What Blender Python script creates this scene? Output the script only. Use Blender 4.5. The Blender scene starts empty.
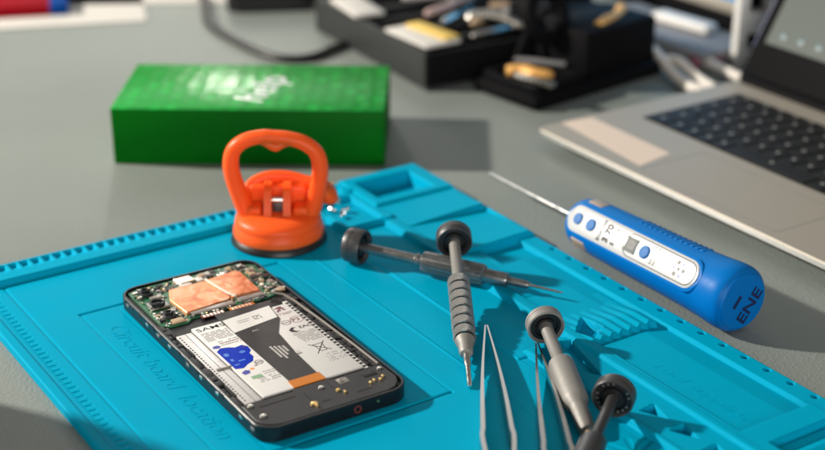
import bpy, bmesh, math, random
import numpy as np
from mathutils import Vector, Matrix, Quaternion
S = bpy.context.scene
COL = S.collection
MM = 0.001
R = math.radians
rnd = random.Random(7)

# ------------------------------------------------------------------ materials
def mat(name, color, rough=0.5, metal=0.0, spec=0.5, noise=0.0, nscale=300.0, bump=0.0, bscale=800.0,
        coat=0.0, emit=None, estr=0.0, rvar=0.0, trans=0.0, sub=0.0, coord='Object', sheen=0.0):
    m = bpy.data.materials.new(name); m.use_nodes = True
    nt = m.node_tree; b = nt.nodes['Principled BSDF']
    b.inputs['Base Color'].default_value = (*color, 1)
    b.inputs['Roughness'].default_value = rough
    b.inputs['Metallic'].default_value = metal
    b.inputs['Specular IOR Level'].default_value = spec
    b.inputs['Coat Weight'].default_value = coat
    b.inputs['Coat Roughness'].default_value = 0.12
    b.inputs['Transmission Weight'].default_value = trans
    b.inputs['Sheen Weight'].default_value = sheen
    if sub:
        b.inputs['Subsurface Weight'].default_value = sub
        b.inputs['Subsurface Radius'].default_value = (0.010, 0.003, 0.0015)
        b.inputs['Subsurface Scale'].default_value = 1.0
    if emit:
        b.inputs['Emission Color'].default_value = (*emit, 1); b.inputs['Emission Strength'].default_value = estr
    tc = nt.nodes.new('ShaderNodeTexCoord')
    if noise or rvar:
        n = nt.nodes.new('ShaderNodeTexNoise'); n.inputs['Scale'].default_value = nscale
        n.inputs['Detail'].default_value = 5; nt.links.new(tc.outputs[coord], n.inputs['Vector'])
        if noise:
            mx = nt.nodes.new('ShaderNodeMix'); mx.data_type = 'RGBA'
            mx.inputs[6].default_value = (*[c * (1 - noise) for c in color], 1)
            mx.inputs[7].default_value = (*[min(1, c * (1 + noise)) for c in color], 1)
            nt.links.new(n.outputs['Fac'], mx.inputs[0]); nt.links.new(mx.outputs[2], b.inputs['Base Color'])
        if rvar:
            mr = nt.nodes.new('ShaderNodeMapRange')
            mr.inputs['From Min'].default_value = 0.3; mr.inputs['From Max'].default_value = 0.7
            mr.inputs['To Min'].default_value = max(0, rough - rvar); mr.inputs['To Max'].default_value = min(1, rough + rvar)
            nt.links.new(n.outputs['Fac'], mr.inputs['Value']); nt.links.new(mr.outputs[0], b.inputs['Roughness'])
    if bump:
        n2 = nt.nodes.new('ShaderNodeTexNoise'); n2.inputs['Scale'].default_value = bscale
        n2.inputs['Detail'].default_value = 3; nt.links.new(tc.outputs[coord], n2.inputs['Vector'])
        bp = nt.nodes.new('ShaderNodeBump'); bp.inputs['Strength'].default_value = bump
        bp.inputs['Distance'].default_value = 0.0003
        nt.links.new(n2.outputs['Fac'], bp.inputs['Height']); nt.links.new(bp.outputs[0], b.inputs['Normal'])
    return m

M = {}
def mk(key, *a, **k): M[key] = mat(key, *a, **k)
mk('teal_silicone', (0.0, 0.345, 0.550), 0.52, spec=0.02, noise=0.05, nscale=45, bump=0.10, bscale=1800, rvar=0.07)
mk('teal_letter', (0.0, 0.345, 0.550), 0.52, spec=0.02)
mk('copper', (1.0, 0.42, 0.22), 0.40, 0.6, noise=0.16, nscale=110, bump=0.25, bscale=160, rvar=0.1)
mk('copper_edge', (0.95, 0.72, 0.58), 0.3, 0.8)
mk('black_plastic', (0.012, 0.012, 0.014), 0.45, spec=0.3, noise=0.2, bump=0.1)
mk('charcoal_plastic', (0.034, 0.034, 0.037), 0.5, spec=0.3, noise=0.2, nscale=200, bump=0.12, bscale=1500)
mk('rim_black', (0.006, 0.009, 0.012), 0.34, spec=0.35, coat=0.1, noise=0.3)
mk('pcb_green', (0.02, 0.14, 0.06), 0.4, coat=0.2, noise=0.6, nscale=900)
mk('chip_dark', (0.025, 0.028, 0.03), 0.4)
mk('solder', (0.78, 0.76, 0.70), 0.28, 1.0)
mk('ceramic_tan', (0.48, 0.34, 0.22), 0.5)
mk('gold', (0.95, 0.68, 0.28), 0.3, 1.0)
mk('foil_grey', (0.34, 0.31, 0.28), 0.35, 0.6, noise=0.2)
mk('label_white', (0.74, 0.73, 0.72), 0.45, noise=0.03)
mk('battery_silver', (0.72, 0.71, 0.71), 0.3, 0.15, rvar=0.08)
mk('ink_black', (0.02, 0.02, 0.022), 0.55)
mk('ink_grey', (0.22, 0.21, 0.21), 0.55)
mk('ink_maroon', (0.16, 0.03, 0.06), 0.55)
mk('ink_blue', (0.0, 0.030, 0.46), 0.5, spec=0.1)
mk('ink_navy', (0.03, 0.04, 0.35), 0.4)
mk('ink_pale_blue', (0.05, 0.20, 0.65), 0.45)
mk('ink_orange', (0.85, 0.30, 0.03), 0.5)
mk('ink_green', (0.25, 0.42, 0.25), 0.5)
mk('flex_grey', (0.040, 0.038, 0.039), 0.5, spec=0.3, noise=0.1, rvar=0.06)
mk('flex_text', (0.55, 0.53, 0.52), 0.5)
mk('kapton', (0.55, 0.17, 0.010), 0.45, spec=0.3)
mk('seal_red', (0.16, 0.03, 0.025), 0.45)
mk('orange_plastic', (1.0, 0.120, 0.018), 0.38, spec=0.22, sub=0.7, rvar=0.05)
mk('rubber_black', (0.010, 0.010, 0.011), 0.38)
mk('steel', (0.50, 0.48, 0.45), 0.27, 1.0, rvar=0.1, nscale=500)
mk('steel_bright', (0.78, 0.77, 0.75), 0.2, 1.0, rvar=0.06)
mk('tweezer_steel', (0.52, 0.50, 0.47), 0.2, 1.0)
mk('seam_metal', (0.95, 0.80, 0.70), 0.35, 0.3)
mk('nose_metal', (0.45, 0.36, 0.29), 0.4, 0.3)
mk('gunmetal', (0.27, 0.27, 0.275), 0.36, 0.9, bump=0.15, bscale=1500, rvar=0.08)
mk('grey_alloy', (0.27, 0.262, 0.25), 0.58, 0.4, bump=0.1, bscale=2500, rvar=0.06)
mk('dark_alloy', (0.10, 0.10, 0.104), 0.42, 0.7, rvar=0.06)
mk('groove_dark', (0.03, 0.03, 0.032), 0.5, 0.3)
mk('blue_plastic', (0.0, 0.150, 0.50), 0.40, spec=0.12, bump=0.05, bscale=1500, rvar=0.05)
mk('blue_button', (0.035, 0.17, 0.47), 0.5, spec=0.2)
mk('dark_blue', (0.004, 0.018, 0.09), 0.4)
mk('white_gloss', (0.58, 0.59, 0.60), 0.25, coat=0.4)
mk('lcd_grey', (0.20, 0.215, 0.21), 0.5, spec=0.2)
mk('green_side', (0.0, 0.125, 0.005), 0.5, spec=0.08, noise=0.06, nscale=60)
mk('silver_alu', (0.42, 0.385, 0.33), 0.5, 0.35, bump=0.05, bscale=3000)
mk('alu_edge', (0.85, 0.85, 0.85), 0.25, 0.95)
mk('key_black', (0.014, 0.014, 0.015), 0.5, spec=0.2)
mk('key_well', (0.02, 0.02, 0.02), 0.6, spec=0.15)
mk('key_legend', (0.3, 0.3, 0.29), 0.5)
mk('screen_dim', (0.03, 0.035, 0.03), 0.5, spec=.2, emit=(0.19, 0.22, 0.195), estr=0.42, noise=0.15, nscale=9)
mk('screen_icon', (0.03, 0.07, 0.08), 0.4, emit=(0.13, 0.20, 0.20), estr=0.42)
mk('screen_blue', (0.02, 0.25, 0.55), 0.4, emit=(0.02, 0.33, 0.75), estr=0.35)
mk('sticker_beige', (0.72, 0.60, 0.51), 0.6, noise=0.05)
mk('box_grey', (0.032, 0.035, 0.036), 0.5, spec=0.2, noise=0.15, nscale=80)
mk('station_black', (0.005, 0.005, 0.006), 0.6, spec=0.06, noise=0.2)
mk('paper', (0.62, 0.60, 0.57), 0.7, noise=0.03, nscale=30)
mk('yellow_paper', (0.75, 0.52, 0.12), 0.6)
mk('red_card', (0.30, 0.0, 0.008), 0.7, spec=0.1)
mk('blue_card', (0.0, 0.05, 0.26), 0.7, spec=0.1)
mk('cable_black', (0.02, 0.02, 0.022), 0.45)
mk('cable_white', (0.75, 0.70, 0.64), 0.5)
mk('brass_sponge', (0.80, 0.42, 0.12), 0.5, 0.2, noise=0.3, nscale=400, bump=0.8, bscale=500)
mk('post_white', (0.74, 0.73, 0.71), 0.45)
mk('plastic_grey', (0.20, 0.20, 0.21), 0.45)
mk('pale_pink', (0.55, 0.38, 0.34), 0.5)
mk('caster_brown', (0.05, 0.03, 0.02), 0.25, coat=0.4)

# dust specks and faint smears that belong to the used silicone
def specks(m, amount=.55):
    nt = m.node_tree; b = nt.nodes['Principled BSDF']; L = nt.links.new
    src = b.inputs['Base Color'].links[0].from_socket
    tc = nt.nodes.new('ShaderNodeTexCoord')
    v = nt.nodes.new('ShaderNodeTexVoronoi'); v.inputs['Scale'].default_value = 85; L(tc.outputs['Object'], v.inputs['Vector'])
    lt = nt.nodes.new('ShaderNodeMath'); lt.operation = 'LESS_THAN'; lt.inputs[1].default_value = 0.035; L(v.outputs['Distance'], lt.inputs[0])
    n = nt.nodes.new('ShaderNodeTexNoise'); n.inputs['Scale'].default_value = 14; n.inputs['Detail'].default_value = 4; L(tc.outputs['Object'], n.inputs['Vector'])
    g = nt.nodes.new('ShaderNodeMath'); g.operation = 'GREATER_THAN'; g.inputs[1].default_value = 0.52; L(n.outputs['Fac'], g.inputs[0])
    mu = nt.nodes.new('ShaderNodeMath'); mu.operation = 'MULTIPLY'; L(lt.outputs[0], mu.inputs[0]); L(g.outputs[0], mu.inputs[1])
    # smears
    mp = nt.nodes.new('ShaderNodeMapping'); mp.inputs['Scale'].default_value = (18, 70, 30); mp.inputs['Rotation'].default_value = (0, 0, .7); L(tc.outputs['Object'], mp.inputs['Vector'])
    n2 = nt.nodes.new('ShaderNodeTexNoise'); n2.inputs['Scale'].default_value = 1; n2.inputs['Detail'].default_value = 8; n2.inputs['Roughness'].default_value = .7; L(mp.outputs[0], n2.inputs['Vector'])
    mr = nt.nodes.new('ShaderNodeMapRange'); mr.inputs['From Min'].default_value = .55; mr.inputs['From Max'].default_value = .85; mr.inputs['To Max'].default_value = .14; L(n2.outputs['Fac'], mr.inputs['Value'])
    mx0 = nt.nodes.new('ShaderNodeMath'); mx0.operation = 'MULTIPLY_ADD'; mx0.inputs[1].default_value = amount; L(mu.outputs[0], mx0.inputs[0]); L(mr.outputs[0], mx0.inputs[2])
    mx = nt.nodes.new('ShaderNodeMix'); mx.data_type = 'RGBA'; L(mx0.outputs[0], mx.inputs[0]); L(src, mx.inputs[6]); mx.inputs[7].default_value = (0.02, 0.42, 0.58, 1)
    L(mx.outputs[2], b.inputs['Base Color'])
specks(M['teal_silicone'])

# desk: grey grained vinyl
def desk_mat():
    m = bpy.data.materials.new('desk_vinyl'); m.use_nodes = True; nt = m.node_tree; b = nt.nodes['Principled BSDF']
    tc = nt.nodes.new('ShaderNodeTexCoord')
    n = nt.nodes.new('ShaderNodeTexNoise'); n.inputs['Scale'].default_value = 6; n.inputs['Detail'].default_value = 6
    cr = nt.nodes.new('ShaderNodeValToRGB')
    cr.color_ramp.elements[0].position = .3; cr.color_ramp.elements[0].color = (0.198, 0.226, 0.212, 1)
    cr.color_ramp.elements[1].position = .7; cr.color_ramp.elements[1].color = (0.236, 0.266, 0.250, 1)
    nt.links.new(tc.outputs['Object'], n.inputs['Vector']); nt.links.new(n.outputs['Fac'], cr.inputs[0])
    nt.links.new(cr.outputs[0], b.inputs['Base Color'])
    v = nt.nodes.new('ShaderNodeTexVoronoi'); v.inputs['Scale'].default_value = 750; v.feature = 'SMOOTH_F1'
    n2 = nt.nodes.new('ShaderNodeTexNoise'); n2.inputs['Scale'].default_value = 420; n2.inputs['Detail'].default_value = 4
    ad = nt.nodes.new('ShaderNodeMath'); ad.operation = 'ADD'
    nt.links.new(tc.outputs['Object'], v.inputs['Vector']); nt.links.new(tc.outputs['Object'], n2.inputs['Vector'])
    nt.links.new(v.outputs['Distance'], ad.inputs[0]); nt.links.new(n2.outputs['Fac'], ad.inputs[1])
    bp = nt.nodes.new('ShaderNodeBump'); bp.inputs['Strength'].default_value = 0.55; bp.inputs['Distance'].default_value = 0.0004
    nt.links.new(ad.outputs[0], bp.inputs['Height']); nt.links.new(bp.outputs[0], b.inputs['Normal'])
    b.inputs['Roughness'].default_value = 0.52; b.inputs['Specular IOR Level'].default_value = 0.45
    return m
M['desk_vinyl'] = desk_mat()

# green carton lid with pressed pattern
def lid_mat():
    m = bpy.data.materials.new('green_lid'); m.use_nodes = True; nt = m.node_tree; b = nt.nodes['Principled BSDF']
    tc = nt.nodes.new('ShaderNodeTexCoord')
    mp = nt.nodes.new('ShaderNodeMapping'); mp.inputs['Scale'].default_value = (98, 82, 98)
    v = nt.nodes.new('ShaderNodeTexVoronoi'); v.inputs['Scale'].default_value = 1.0; v.inputs['Randomness'].default_value = 0.35
    nt.links.new(tc.outputs['Object'], mp.inputs['Vector']); nt.links.new(mp.outputs[0], v.inputs['Vector'])
    cr = nt.nodes.new('ShaderNodeValToRGB')
    cr.color_ramp.elements[0].position = .15; cr.color_ramp.elements[0].color = (0.0, 0.50, 0.055, 1)
    cr.color_ramp.elements[1].position = .55; cr.color_ramp.elements[1].color = (0.0, 0.27, 0.026, 1)
    nt.links.new(v.outputs['Distance'], cr.inputs[0]); nt.links.new(cr.outputs[0], b.inputs['Base Color'])
    bp = nt.nodes.new('ShaderNodeBump'); bp.inputs['Strength'].default_value = 0.5; bp.inputs['Distance'].default_value = 0.0012
    nt.links.new(v.outputs['Distance'], bp.inputs['Height']); nt.links.new(bp.outputs[0], b.inputs['Normal'])
    b.inputs['Roughness'].default_value = 0.28; b.inputs['Specular IOR Level'].default_value = 0.16
    return m
M['green_lid'] = lid_mat()

# knurled metal
def knurl_mat():
    m = mat('knurled_steel', (0.42, 0.41, 0.39), 0.42, 0.6)
    nt = m.node_tree; b = nt.nodes['Principled BSDF']; L = nt.links.new
    tc = nt.nodes.new('ShaderNodeTexCoord'); sp = nt.nodes.new('ShaderNodeSeparateXYZ'); L(tc.outputs['Object'], sp.inputs[0])
    def mth(op, a, b_=None):
        n = nt.nodes.new('ShaderNodeMath'); n.operation = op
        for k, v in enumerate((a, b_)):
            if v is None: continue
            if isinstance(v, (int, float)): n.inputs[k].default_value = v
            else: L(v, n.inputs[k])
        return n.outputs[0]
    th = mth('MULTIPLY', mth('ARCTAN2', sp.outputs[1], sp.outputs[0]), 15.0)
    zz = mth('MULTIPLY', sp.outputs[2], 2600.0)
    h = mth('MULTIPLY', mth('SINE', mth('ADD', th, zz)), mth('SINE', mth('SUBTRACT', th, zz)))
    h = mth('ABSOLUTE', h)
    bp = nt.nodes.new('ShaderNodeBump'); bp.inputs['Strength'].default_value = 1.0; bp.inputs['Distance'].default_value = 0.0006
    L(h, bp.inputs['Height']); L(bp.outputs[0], b.inputs['Normal'])
    cr = nt.nodes.new('ShaderNodeValToRGB'); e = cr.color_ramp.elements
    e[0].position = .08; e[0].color = (0.05, 0.05, 0.05, 1); e[1].position = .4; e[1].color = (0.50, 0.49, 0.47, 1)
    L(h, cr.inputs[0]); L(cr.outputs[0], b.inputs['Base Color'])
    return m
M['knurled_steel'] = knurl_mat()
def copper_mat():
    m = mat('copper', (0.9, 0.4, 0.2), 0.42, 0.55, bump=0.35, bscale=140); nt = m.node_tree; b = nt.nodes['Principled BSDF']
    tc = nt.nodes.new('ShaderNodeTexCoord'); n = nt.nodes.new('ShaderNodeTexNoise'); n.inputs['Scale'].default_value = 95; n.inputs['Detail'].default_value = 7; n.inputs['Distortion'].default_value = 1.2
    cr = nt.nodes.new('ShaderNodeValToRGB'); e = cr.color_ramp.elements
    e[0].position = .32; e[0].color = (0.62, 0.17, 0.07, 1); e[1].position = .68; e[1].color = (1.0, 0.56, 0.36, 1)
    x = e.new(.5); x.color = (0.92, 0.33, 0.15, 1)
    nt.links.new(tc.outputs['Object'], n.inputs['Vector']); nt.links.new(n.outputs['Fac'], cr.inputs[0]); nt.links.new(cr.outputs[0], b.inputs['Base Color'])
    return m
M['copper'] = copper_mat()

# ------------------------------------------------------------------ mesh builder (all in mm)
class MB:
    def __init__(s): s.v = []; s.f = []; s.m = []; s.sm = []; s.mats = []
    def mi(s, key):
        if key not in s.mats: s.mats.append(key)
        return s.mats.index(key)
    def add(s, vs, fs, key, smooth=False, mtx=None):
        k = s.mi(key); o = len(s.v)
        for p in vs: s.v.append(tuple(mtx @ Vector(p)) if mtx is not None else tuple(p))
        for f in fs: s.f.append([i + o for i in f]); s.m.append(k); s.sm.append(smooth)
    def box(s, x0, x1, y0, y1, z0, z1, key, bev=0.0, mtx=None, seg=2):
        if x0 > x1: x0, x1 = x1, x0
        if y0 > y1: y0, y1 = y1, y0
        bm = bmesh.new(); bmesh.ops.create_cube(bm, size=1)
        for v in bm.verts:
            v.co = Vector(((x0 + x1) / 2 + v.co.x * (x1 - x0), (y0 + y1) / 2 + v.co.y * (y1 - y0), (z0 + z1) / 2 + v.co.z * (z1 - z0)))
        if bev > 0:
            bmesh.ops.bevel(bm, geom=bm.edges[:], offset=bev, segments=seg, affect='EDGES', profile=0.5)
        bm.verts.index_update()
        s.add([v.co.copy() for v in bm.verts], [[v.index for v in f.verts] for f in bm.faces], key, False, mtx); bm.free()
    def lathe(s, prof, key, n=48, mtx=None, smooth=True, close=True):
        """prof: (r,z) or (r,z,key) from bottom to top; rotates about z"""
        for i in range(len(prof) - 1):
            a, b = prof[i], prof[i + 1]; kk = b[2] if len(b) > 2 else key
            ra, rb = max(a[0], 1e-4), max(b[0], 1e-4)
            vs = []
            for j in range(n):
                c, d = math.cos(2 * math.pi * j / n), math.sin(2 * math.pi * j / n)
                vs += [(ra * c, ra * d, a[1]), (rb * c, rb * d, b[1])]
            fs = [[2 * j, 2 * ((j + 1) % n), 2 * ((j + 1) % n) + 1, 2 * j + 1] for j in range(n)]
            s.add(vs, fs, kk, smooth, mtx)
    def prism(s, pts, z0, z1, key, mtx=None, bev=0.0, smooth=False):
        n = len(pts)
        A = sum(pts[i][0] * pts[(i + 1) % n][1] - pts[(i + 1) % n][0] * pts[i][1] for i in range(n))
        if A < 0: pts = pts[::-1]
        if bev > 0:
            ins = inset(pts, bev)
            rings = [(pts, z0), (pts, z1 - bev), (ins, z1)]
        else: rings = [(pts, z0), (pts, z1)]
        vs = []; fs = []
        for P, z in rings: vs += [(p[0], p[1], z) for p in P]
        for r in range(len(rings) - 1):
            for i in range(n):
                j = (i + 1) % n; fs.append([r * n + i, r * n + j, (r + 1) * n + j, (r + 1) * n + i])
        s.add(vs, fs, key, smooth, mtx)
        L = (len(rings) - 1) * n
        s.add(vs, [[i for i in range(n - 1, -1, -1)], [L + i for i in range(n)]], key, False, mtx)
    def ring(s, outer, inner, z0, z1, key, mtx=None, bev=0.0):
        n = len(outer)
        o2 = [tuple(Vector(a).lerp(Vector(b), bev)) for a, b in zip(outer, inner)] if bev else outer
        vs = [(*p, z0) for p in outer] + [(*p, z1 - (0.4 if bev else 0)) for p in outer] + [(*p, z1) for p in o2] + [(*p, z1) for p in inner] + [(*p, z0) for p in inner]
        fs = []
        for r in range(5):
            a, b = r, (r + 1) % 5
            for i in range(n):
                j = (i + 1) % n; fs.append([a * n + i, a * n + j, b * n + j, b * n + i])
        s.add(vs, fs, key, False, mtx)
    def tube(s, pts, rad, key, n=14, mtx=None, closed=False, flat=1.0, up=None, caps=True):
        P = [Vector(p) for p in pts]; N = len(P); rr = rad if isinstance(rad, (list, tuple)) else [rad] * N
        vs = []; prev = None
        for i in range(N):
            t = ((P[(i + 1) % N] - P[i - 1]) if (closed or 0 < i < N - 1) else (P[1] - P[0] if i == 0 else P[-1] - P[-2])).normalized()
            if up is not None: u = Vector(up)
            else: u = prev if prev is not None else (Vector((0, 0, 1)) if abs(t.z) < .9 else Vector((1, 0, 0)))
            u = (u - t * u.dot(t)).normalized(); prev = u; w = t.cross(u)
            for k in range(n):
                a = 2 * math.pi * k / n
                vs.append(P[i] + u * math.cos(a) * rr[i] * flat + w * math.sin(a) * rr[i])
        fs = []
        for i in range(N if closed else N - 1):
            for k in range(n):
                a, b = i * n + k, i * n + (k + 1) % n; c, d = ((i + 1) % N) * n + (k + 1) % n, ((i + 1) % N) * n + k
                fs.append([a, b, c, d])
        s.add(vs, fs, key, True, mtx)
        if not closed and caps:
            s.add(vs, [list(range(n - 1, -1, -1)), [(N - 1) * n + k for k in range(n)]], key, False, mtx)
    def text(s, body, size, key, mtx, ext=0.03, bold=0.0, shear=0.0, align='LEFT', sx=1.0):
        cu = bpy.data.curves.new('t', 'FONT'); cu.body = body; cu.size = size; cu.extrude = ext; cu.offset = bold
        cu.shear = shear; cu.align_x = align; cu.align_y = 'CENTER'; cu.resolution_u = 3
        o = bpy.data.objects.new('t', cu); me = o.to_mesh()
        T = mtx @ Matrix.Diagonal((sx, 1, 1, 1))
        s.add([v.co.copy() for v in me.vertices], [list(p.vertices) for p in me.polygons], key, False, T)
        o.to_mesh_clear(); bpy.data.objects.remove(o); bpy.data.curves.remove(cu)
    def build(s, name, parent=None, loc=None, sharp=35, rot=None):
        me = bpy.data.meshes.new(name)
        me.from_pydata([tuple(c * MM for c in v) for v in s.v], [], s.f)
        for k in s.mats: me.materials.append(M[k])
        me.polygons.foreach_set('material_index', s.m)
        bm = bmesh.new(); bm.from_mesh(me)
        bmesh.ops.remove_doubles(bm, verts=bm.verts, dist=1e-7)
        bmesh.ops.recalc_face_normals(bm, faces=bm.faces)
        for f in bm.faces: f.smooth = True
        ang = R(sharp)
        for e in bm.edges:
            if len(e.link_faces) != 2: e.smooth = False
            else: e.smooth = e.calc_face_angle(0) < ang
        bm.to_mesh(me); bm.free()
        o = bpy.data.objects.new(name, me); COL.objects.link(o)
        if parent is not None: o.parent = parent
        if loc is not None: o.location = [c * MM for c in loc]
        if rot is not None: o.rotation_euler = rot
        return o

def inset(pts, d):
    n = len(pts); out = []
    for i in range(n):
        a, b, c = Vector(pts[i - 1]), Vector(pts[i]), Vector(pts[(i + 1) % n])
        e1 = (b - a).normalized(); e2 = (c - b).normalized()
        n1 = Vector((-e1.y, e1.x)); n2 = Vector((-e2.y, e2.x)); nn = (n1 + n2)
        if nn.length < 1e-6: nn = n1
        nn = nn.normalized(); k = d / max(0.4, nn.dot(n1)); out.append(tuple(b + nn * k))
    return out
def rrect(x0, x1, y0, y1, r, seg=8):
    pts = []
    for cx, cy, a0 in ((x1 - r, y1 - r, 0), (x0 + r, y1 - r, 90), (x0 + r, y0 + r, 180), (x1 - r, y0 + r, 270)):
        for k in range(seg + 1):
            a = R(a0 + 90 * k / seg); pts.append((cx + r * math.cos(a), cy + r * math.sin(a)))
    return pts
def tag(o, label, cat, group=None, kind=None):
    if label: o['label'] = label
    if cat: o['category'] = cat
    if group: o['group'] = group
    if kind: o['kind'] = kind
    return o
def empty(name, loc, label, cat, rot=(0, 0, 0), group=None):
    o = bpy.data.objects.new(name, None); COL.objects.link(o); o.empty_display_size = 0.01
    o.location = [c * MM for c in loc]; o.rotation_euler = rot
    return tag(o, label, cat, group)
CA, SA = math.cos(R(33.2)), math.sin(R(33.2))
def dk(X, Y, z=0.0):   # desk survey coordinates (mm, viewer heading along Y) -> world mm
    return (X * CA + Y * SA - 191.6, -(X * SA - Y * CA + 750), z)
HEAD = R(-33.2)

# ------------------------------------------------------------------ desk
d = MB(); d.add([(-2500, -1400, 0), (2600, -1400, 0), (2600, 2200, 0), (-2500, 2200, 0)], [[0, 1, 2, 3]], 'desk_vinyl')
tag(d.build('desk_surface'), 'grey grained vinyl desk top under everything', 'desk', kind='structure')

# ------------------------------------------------------------------ repair mat (moulded height field, mm)
def make_mat():
    st = 0.5
    A = np.arange(0, 300 + st / 2, st); B = np.arange(0, 450 + st / 2, st)
    a, b = np.meshgrid(A, B)
    def sm(dd, s=1.2): return np.clip(dd / s + 0.5, 0, 1)
    def bx(a0, a1, b0, b1, s=1.1): return sm(np.minimum(np.minimum(a - a0, a1 - a), np.minimum(b - b0, b1 - b)), s)
    def poly(pts, s=0.6):
        n = len(pts); ar = sum(pts[i][0] * pts[(i + 1) % n][1] - pts[(i + 1) % n][0] * pts[i][1] for i in range(n))
        sg = 1 if ar > 0 else -1; dd = None
        for i in range(n):
            x0, y0 = pts[i]; x1, y1 = pts[(i + 1) % n]; L = math.hypot(x1 - x0, y1 - y0)
            q = sg * (-(a - x0) * (y1 - y0) + (b - y0) * (x1 - x0)) / L
            dd = q if dd is None else np.minimum(dd, q)
        return sm(dd, s)
    def mixto(h, m, val): return h * (1 - m) + val * m
    h = np.full_like(a, 4.0)
    # left border bead, tick marks, grooves
    h = mixto(h, bx(-9, 5.5, -9, 460, 1.2), 4.7)
    tick = ((b % 5.0) < 1.3) & (b > 24)
    h -= 0.45 * bx(9.5, 13.0, 24, 448) * tick
    tick2 = ((b % 2.5) < 0.9) & (b > 24)
    h -= 0.3 * bx(8.0, 9.6, 24, 448) * tick2
    h -= 0.55 * bx(19.2, 20.2, 23, 449)
    h += 0.35 * bx(178.4, 179.6, 60, 440, 1.0)
    h += 0.8 * bx(204, 241, 62, 240, 1.0)
    # frame of the circuit board area
    h -= 0.9 * bx(42, 160, 75.2, 76.6); h -= 0.9 * bx(42, 160, 246.6, 247.9)
    h -= 0.35 * bx(42, 42.8, 75.5, 247.5); h -= 0.35 * bx(159.2, 160, 75.5, 247.5)
    h -= 0.25 * bx(62, 62.7, 78, 245)
    # back ruler ridge
    h = mixto(h, bx(-9, 310, -9, 21, 1.0), 7.4)
    for k in range(38):
        c = 4 + k * 6.45
        if c < 246:
            m = bx(c, c + 4.0, 2.8, 11.2, 0.7); h = h * (1 - m) + m * (4.6 + np.clip((b - 3) / 8.2, 0, 1) * 2.5)
    # right hand tool tray base
    h = mixto(h, bx(239.5, 310, 19, 460, 1.2), 8.0)
    h = mixto(h, bx(243, 310, -9, 46, 3.0), 9.4)
    h = mixto(h, bx(286, 310, 128, 460, 1.2), 6.2)
    # parts compartment with walls
    h = mixto(h, bx(211, 242, 19, 63.5, 1.0), 8.0)
    h = mixto(h, bx(214, 238.5, 21.5, 60.5, 1.0), 4.6)
    h = mixto(h, bx(208, 216, 26, 40, 2.5), 5.2)
    for cx, cy in ((240, 62), (240.5, 15)):
        rr = np.hypot(a - cx, b - cy); h = mixto(h, sm(4.2 - rr, 1.2), 9.4)
    # compartment by the corner
    h = mixto(h, bx(250.5, 289, 10, 39, 2.0), 0.9)
    # two sloping lids
    t = np.clip((a - 240) / 57, 0, 1)
    m = bx(244, 297.5, 46, 81, 0.7); h = mixto(h, m, 7.6 + 2.6 * np.clip((b - 46) / 35, 0, 1) * t)
    m = bx(244, 297.5, 81, 127, 0.7); h = mixto(h, m, 7.4 - 1.6 * t + 3.6 * np.clip((b - 81) / 46, 0, 1) * t)
    # trough
    wall = np.clip((a - 274.5) / 13.5, 0, 1)
    m = bx(244, 288, 127, 352, 0.8); h = mixto(h, m, 5.6 - 1.9 * wall)
    m = bx(262, 288, 128, 150, 1.0); h = mixto(h, m, 3.0)
    h = mixto(h, bx(244, 262, 127, 352, .8) * (b < 190) * bx(244, 254, 127, 190, 6), 6.2)
    # corrugated block
    tri = np.abs(((a - 241) / 6.1) % 1.0 - 0.5) * 2
    ramp = np.clip((b - (212 + (a - 241) * 0.1)) / 22, 0, 1)
    endb = 250 + 1.7 * tri
    lf = np.clip((a - 241) / 5, 0, 1)
    m = sm(np.minimum(np.minimum(a - 242, 284.5 - a), np.minimum(b - 205, endb - b)), 1.0)
    ridge_ = 0.5 - 0.5 * np.cos(2 * np.pi * (a - 241) / 6.1)
    h = mixto(h, m, np.maximum(h, 5.0 + ramp * (2.6 + 0.9 * ridge_)))
    m = poly([(242.5, 238), (256, 225), (257, 240), (245, 248.5)]); h = mixto(h, m, 3.0)
    # left band of the trough with wedge pits
    h = mixto(h, bx(211, 241, 236, 460, 1.4), 6.3)
    h = mixto(h, bx(236.8, 241.5, 66, 460, 1.2), 8.2)
    h = mixto(h, bx(210, 213, 240, 460, 1.0), 7.2)
    m = poly([(231, 240), (236, 241), (226, 277), (222, 270)]); h = mixto(h, m, 2.2)
    for k in range(6):
        bb = 317 + 20.4 * k
        m = poly([(220, bb - 5), (229, bb - 6), (225.5, bb + 6.5)]); h = mixto(h, m, 2.4)
    # star pattern of shallow facets
    for k in range(8):
        an = k * math.pi / 4; cx, cy = 196, 337
        p = [(cx + 3 * math.cos(an), cy + 3 * math.sin(an)), (cx + 14 * math.cos(an - .3), cy + 14 * math.sin(an - .3)), (cx + 14 * math.cos(an + .3), cy + 14 * math.sin(an + .3))]
        h = mixto(h, poly(p), 4.4)
    # toothed end wall
    m = bx(244, 289, 352, 449, 0.8); h = mixto(h, m, 8.0)
    m = bx(248, 286, 366, 440, 0.8); h = mixto(h, m, 3.6 + 1.2 * (np.abs((b / 8.0) % 1 - .5) * 2))
    # screw-hole row along the right rim
    for k in range(-9, 16):
        cy = 225.5 + 15.2 * (k) - 0.0
        if 145 < cy < 445:
            rr = np.hypot(a - 296.8, b - cy); h = mixto(h, sm(1.5 - rr, 0.7), 3.0)
    # outer edges rounded off
    e = np.minimum(np.minimum(a, 300 - a), np.minimum(b, 450 - b)); h -= 0.7 * np.clip(1 - e / 1.0, 0, 1) ** 2
    root = empty('repair_mat', (0, 0, 0), 'blue silicone repair mat with moulded tool tray lying on the grey desk', 'repair mat')
    na, nb = len(A), len(B)
    idx = np.arange(na * nb).reshape(nb, na)
    quads = np.stack([idx[:-1, :-1], idx[1:, :-1], idx[1:, 1:], idx[:-1, 1:]], -1)
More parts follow.
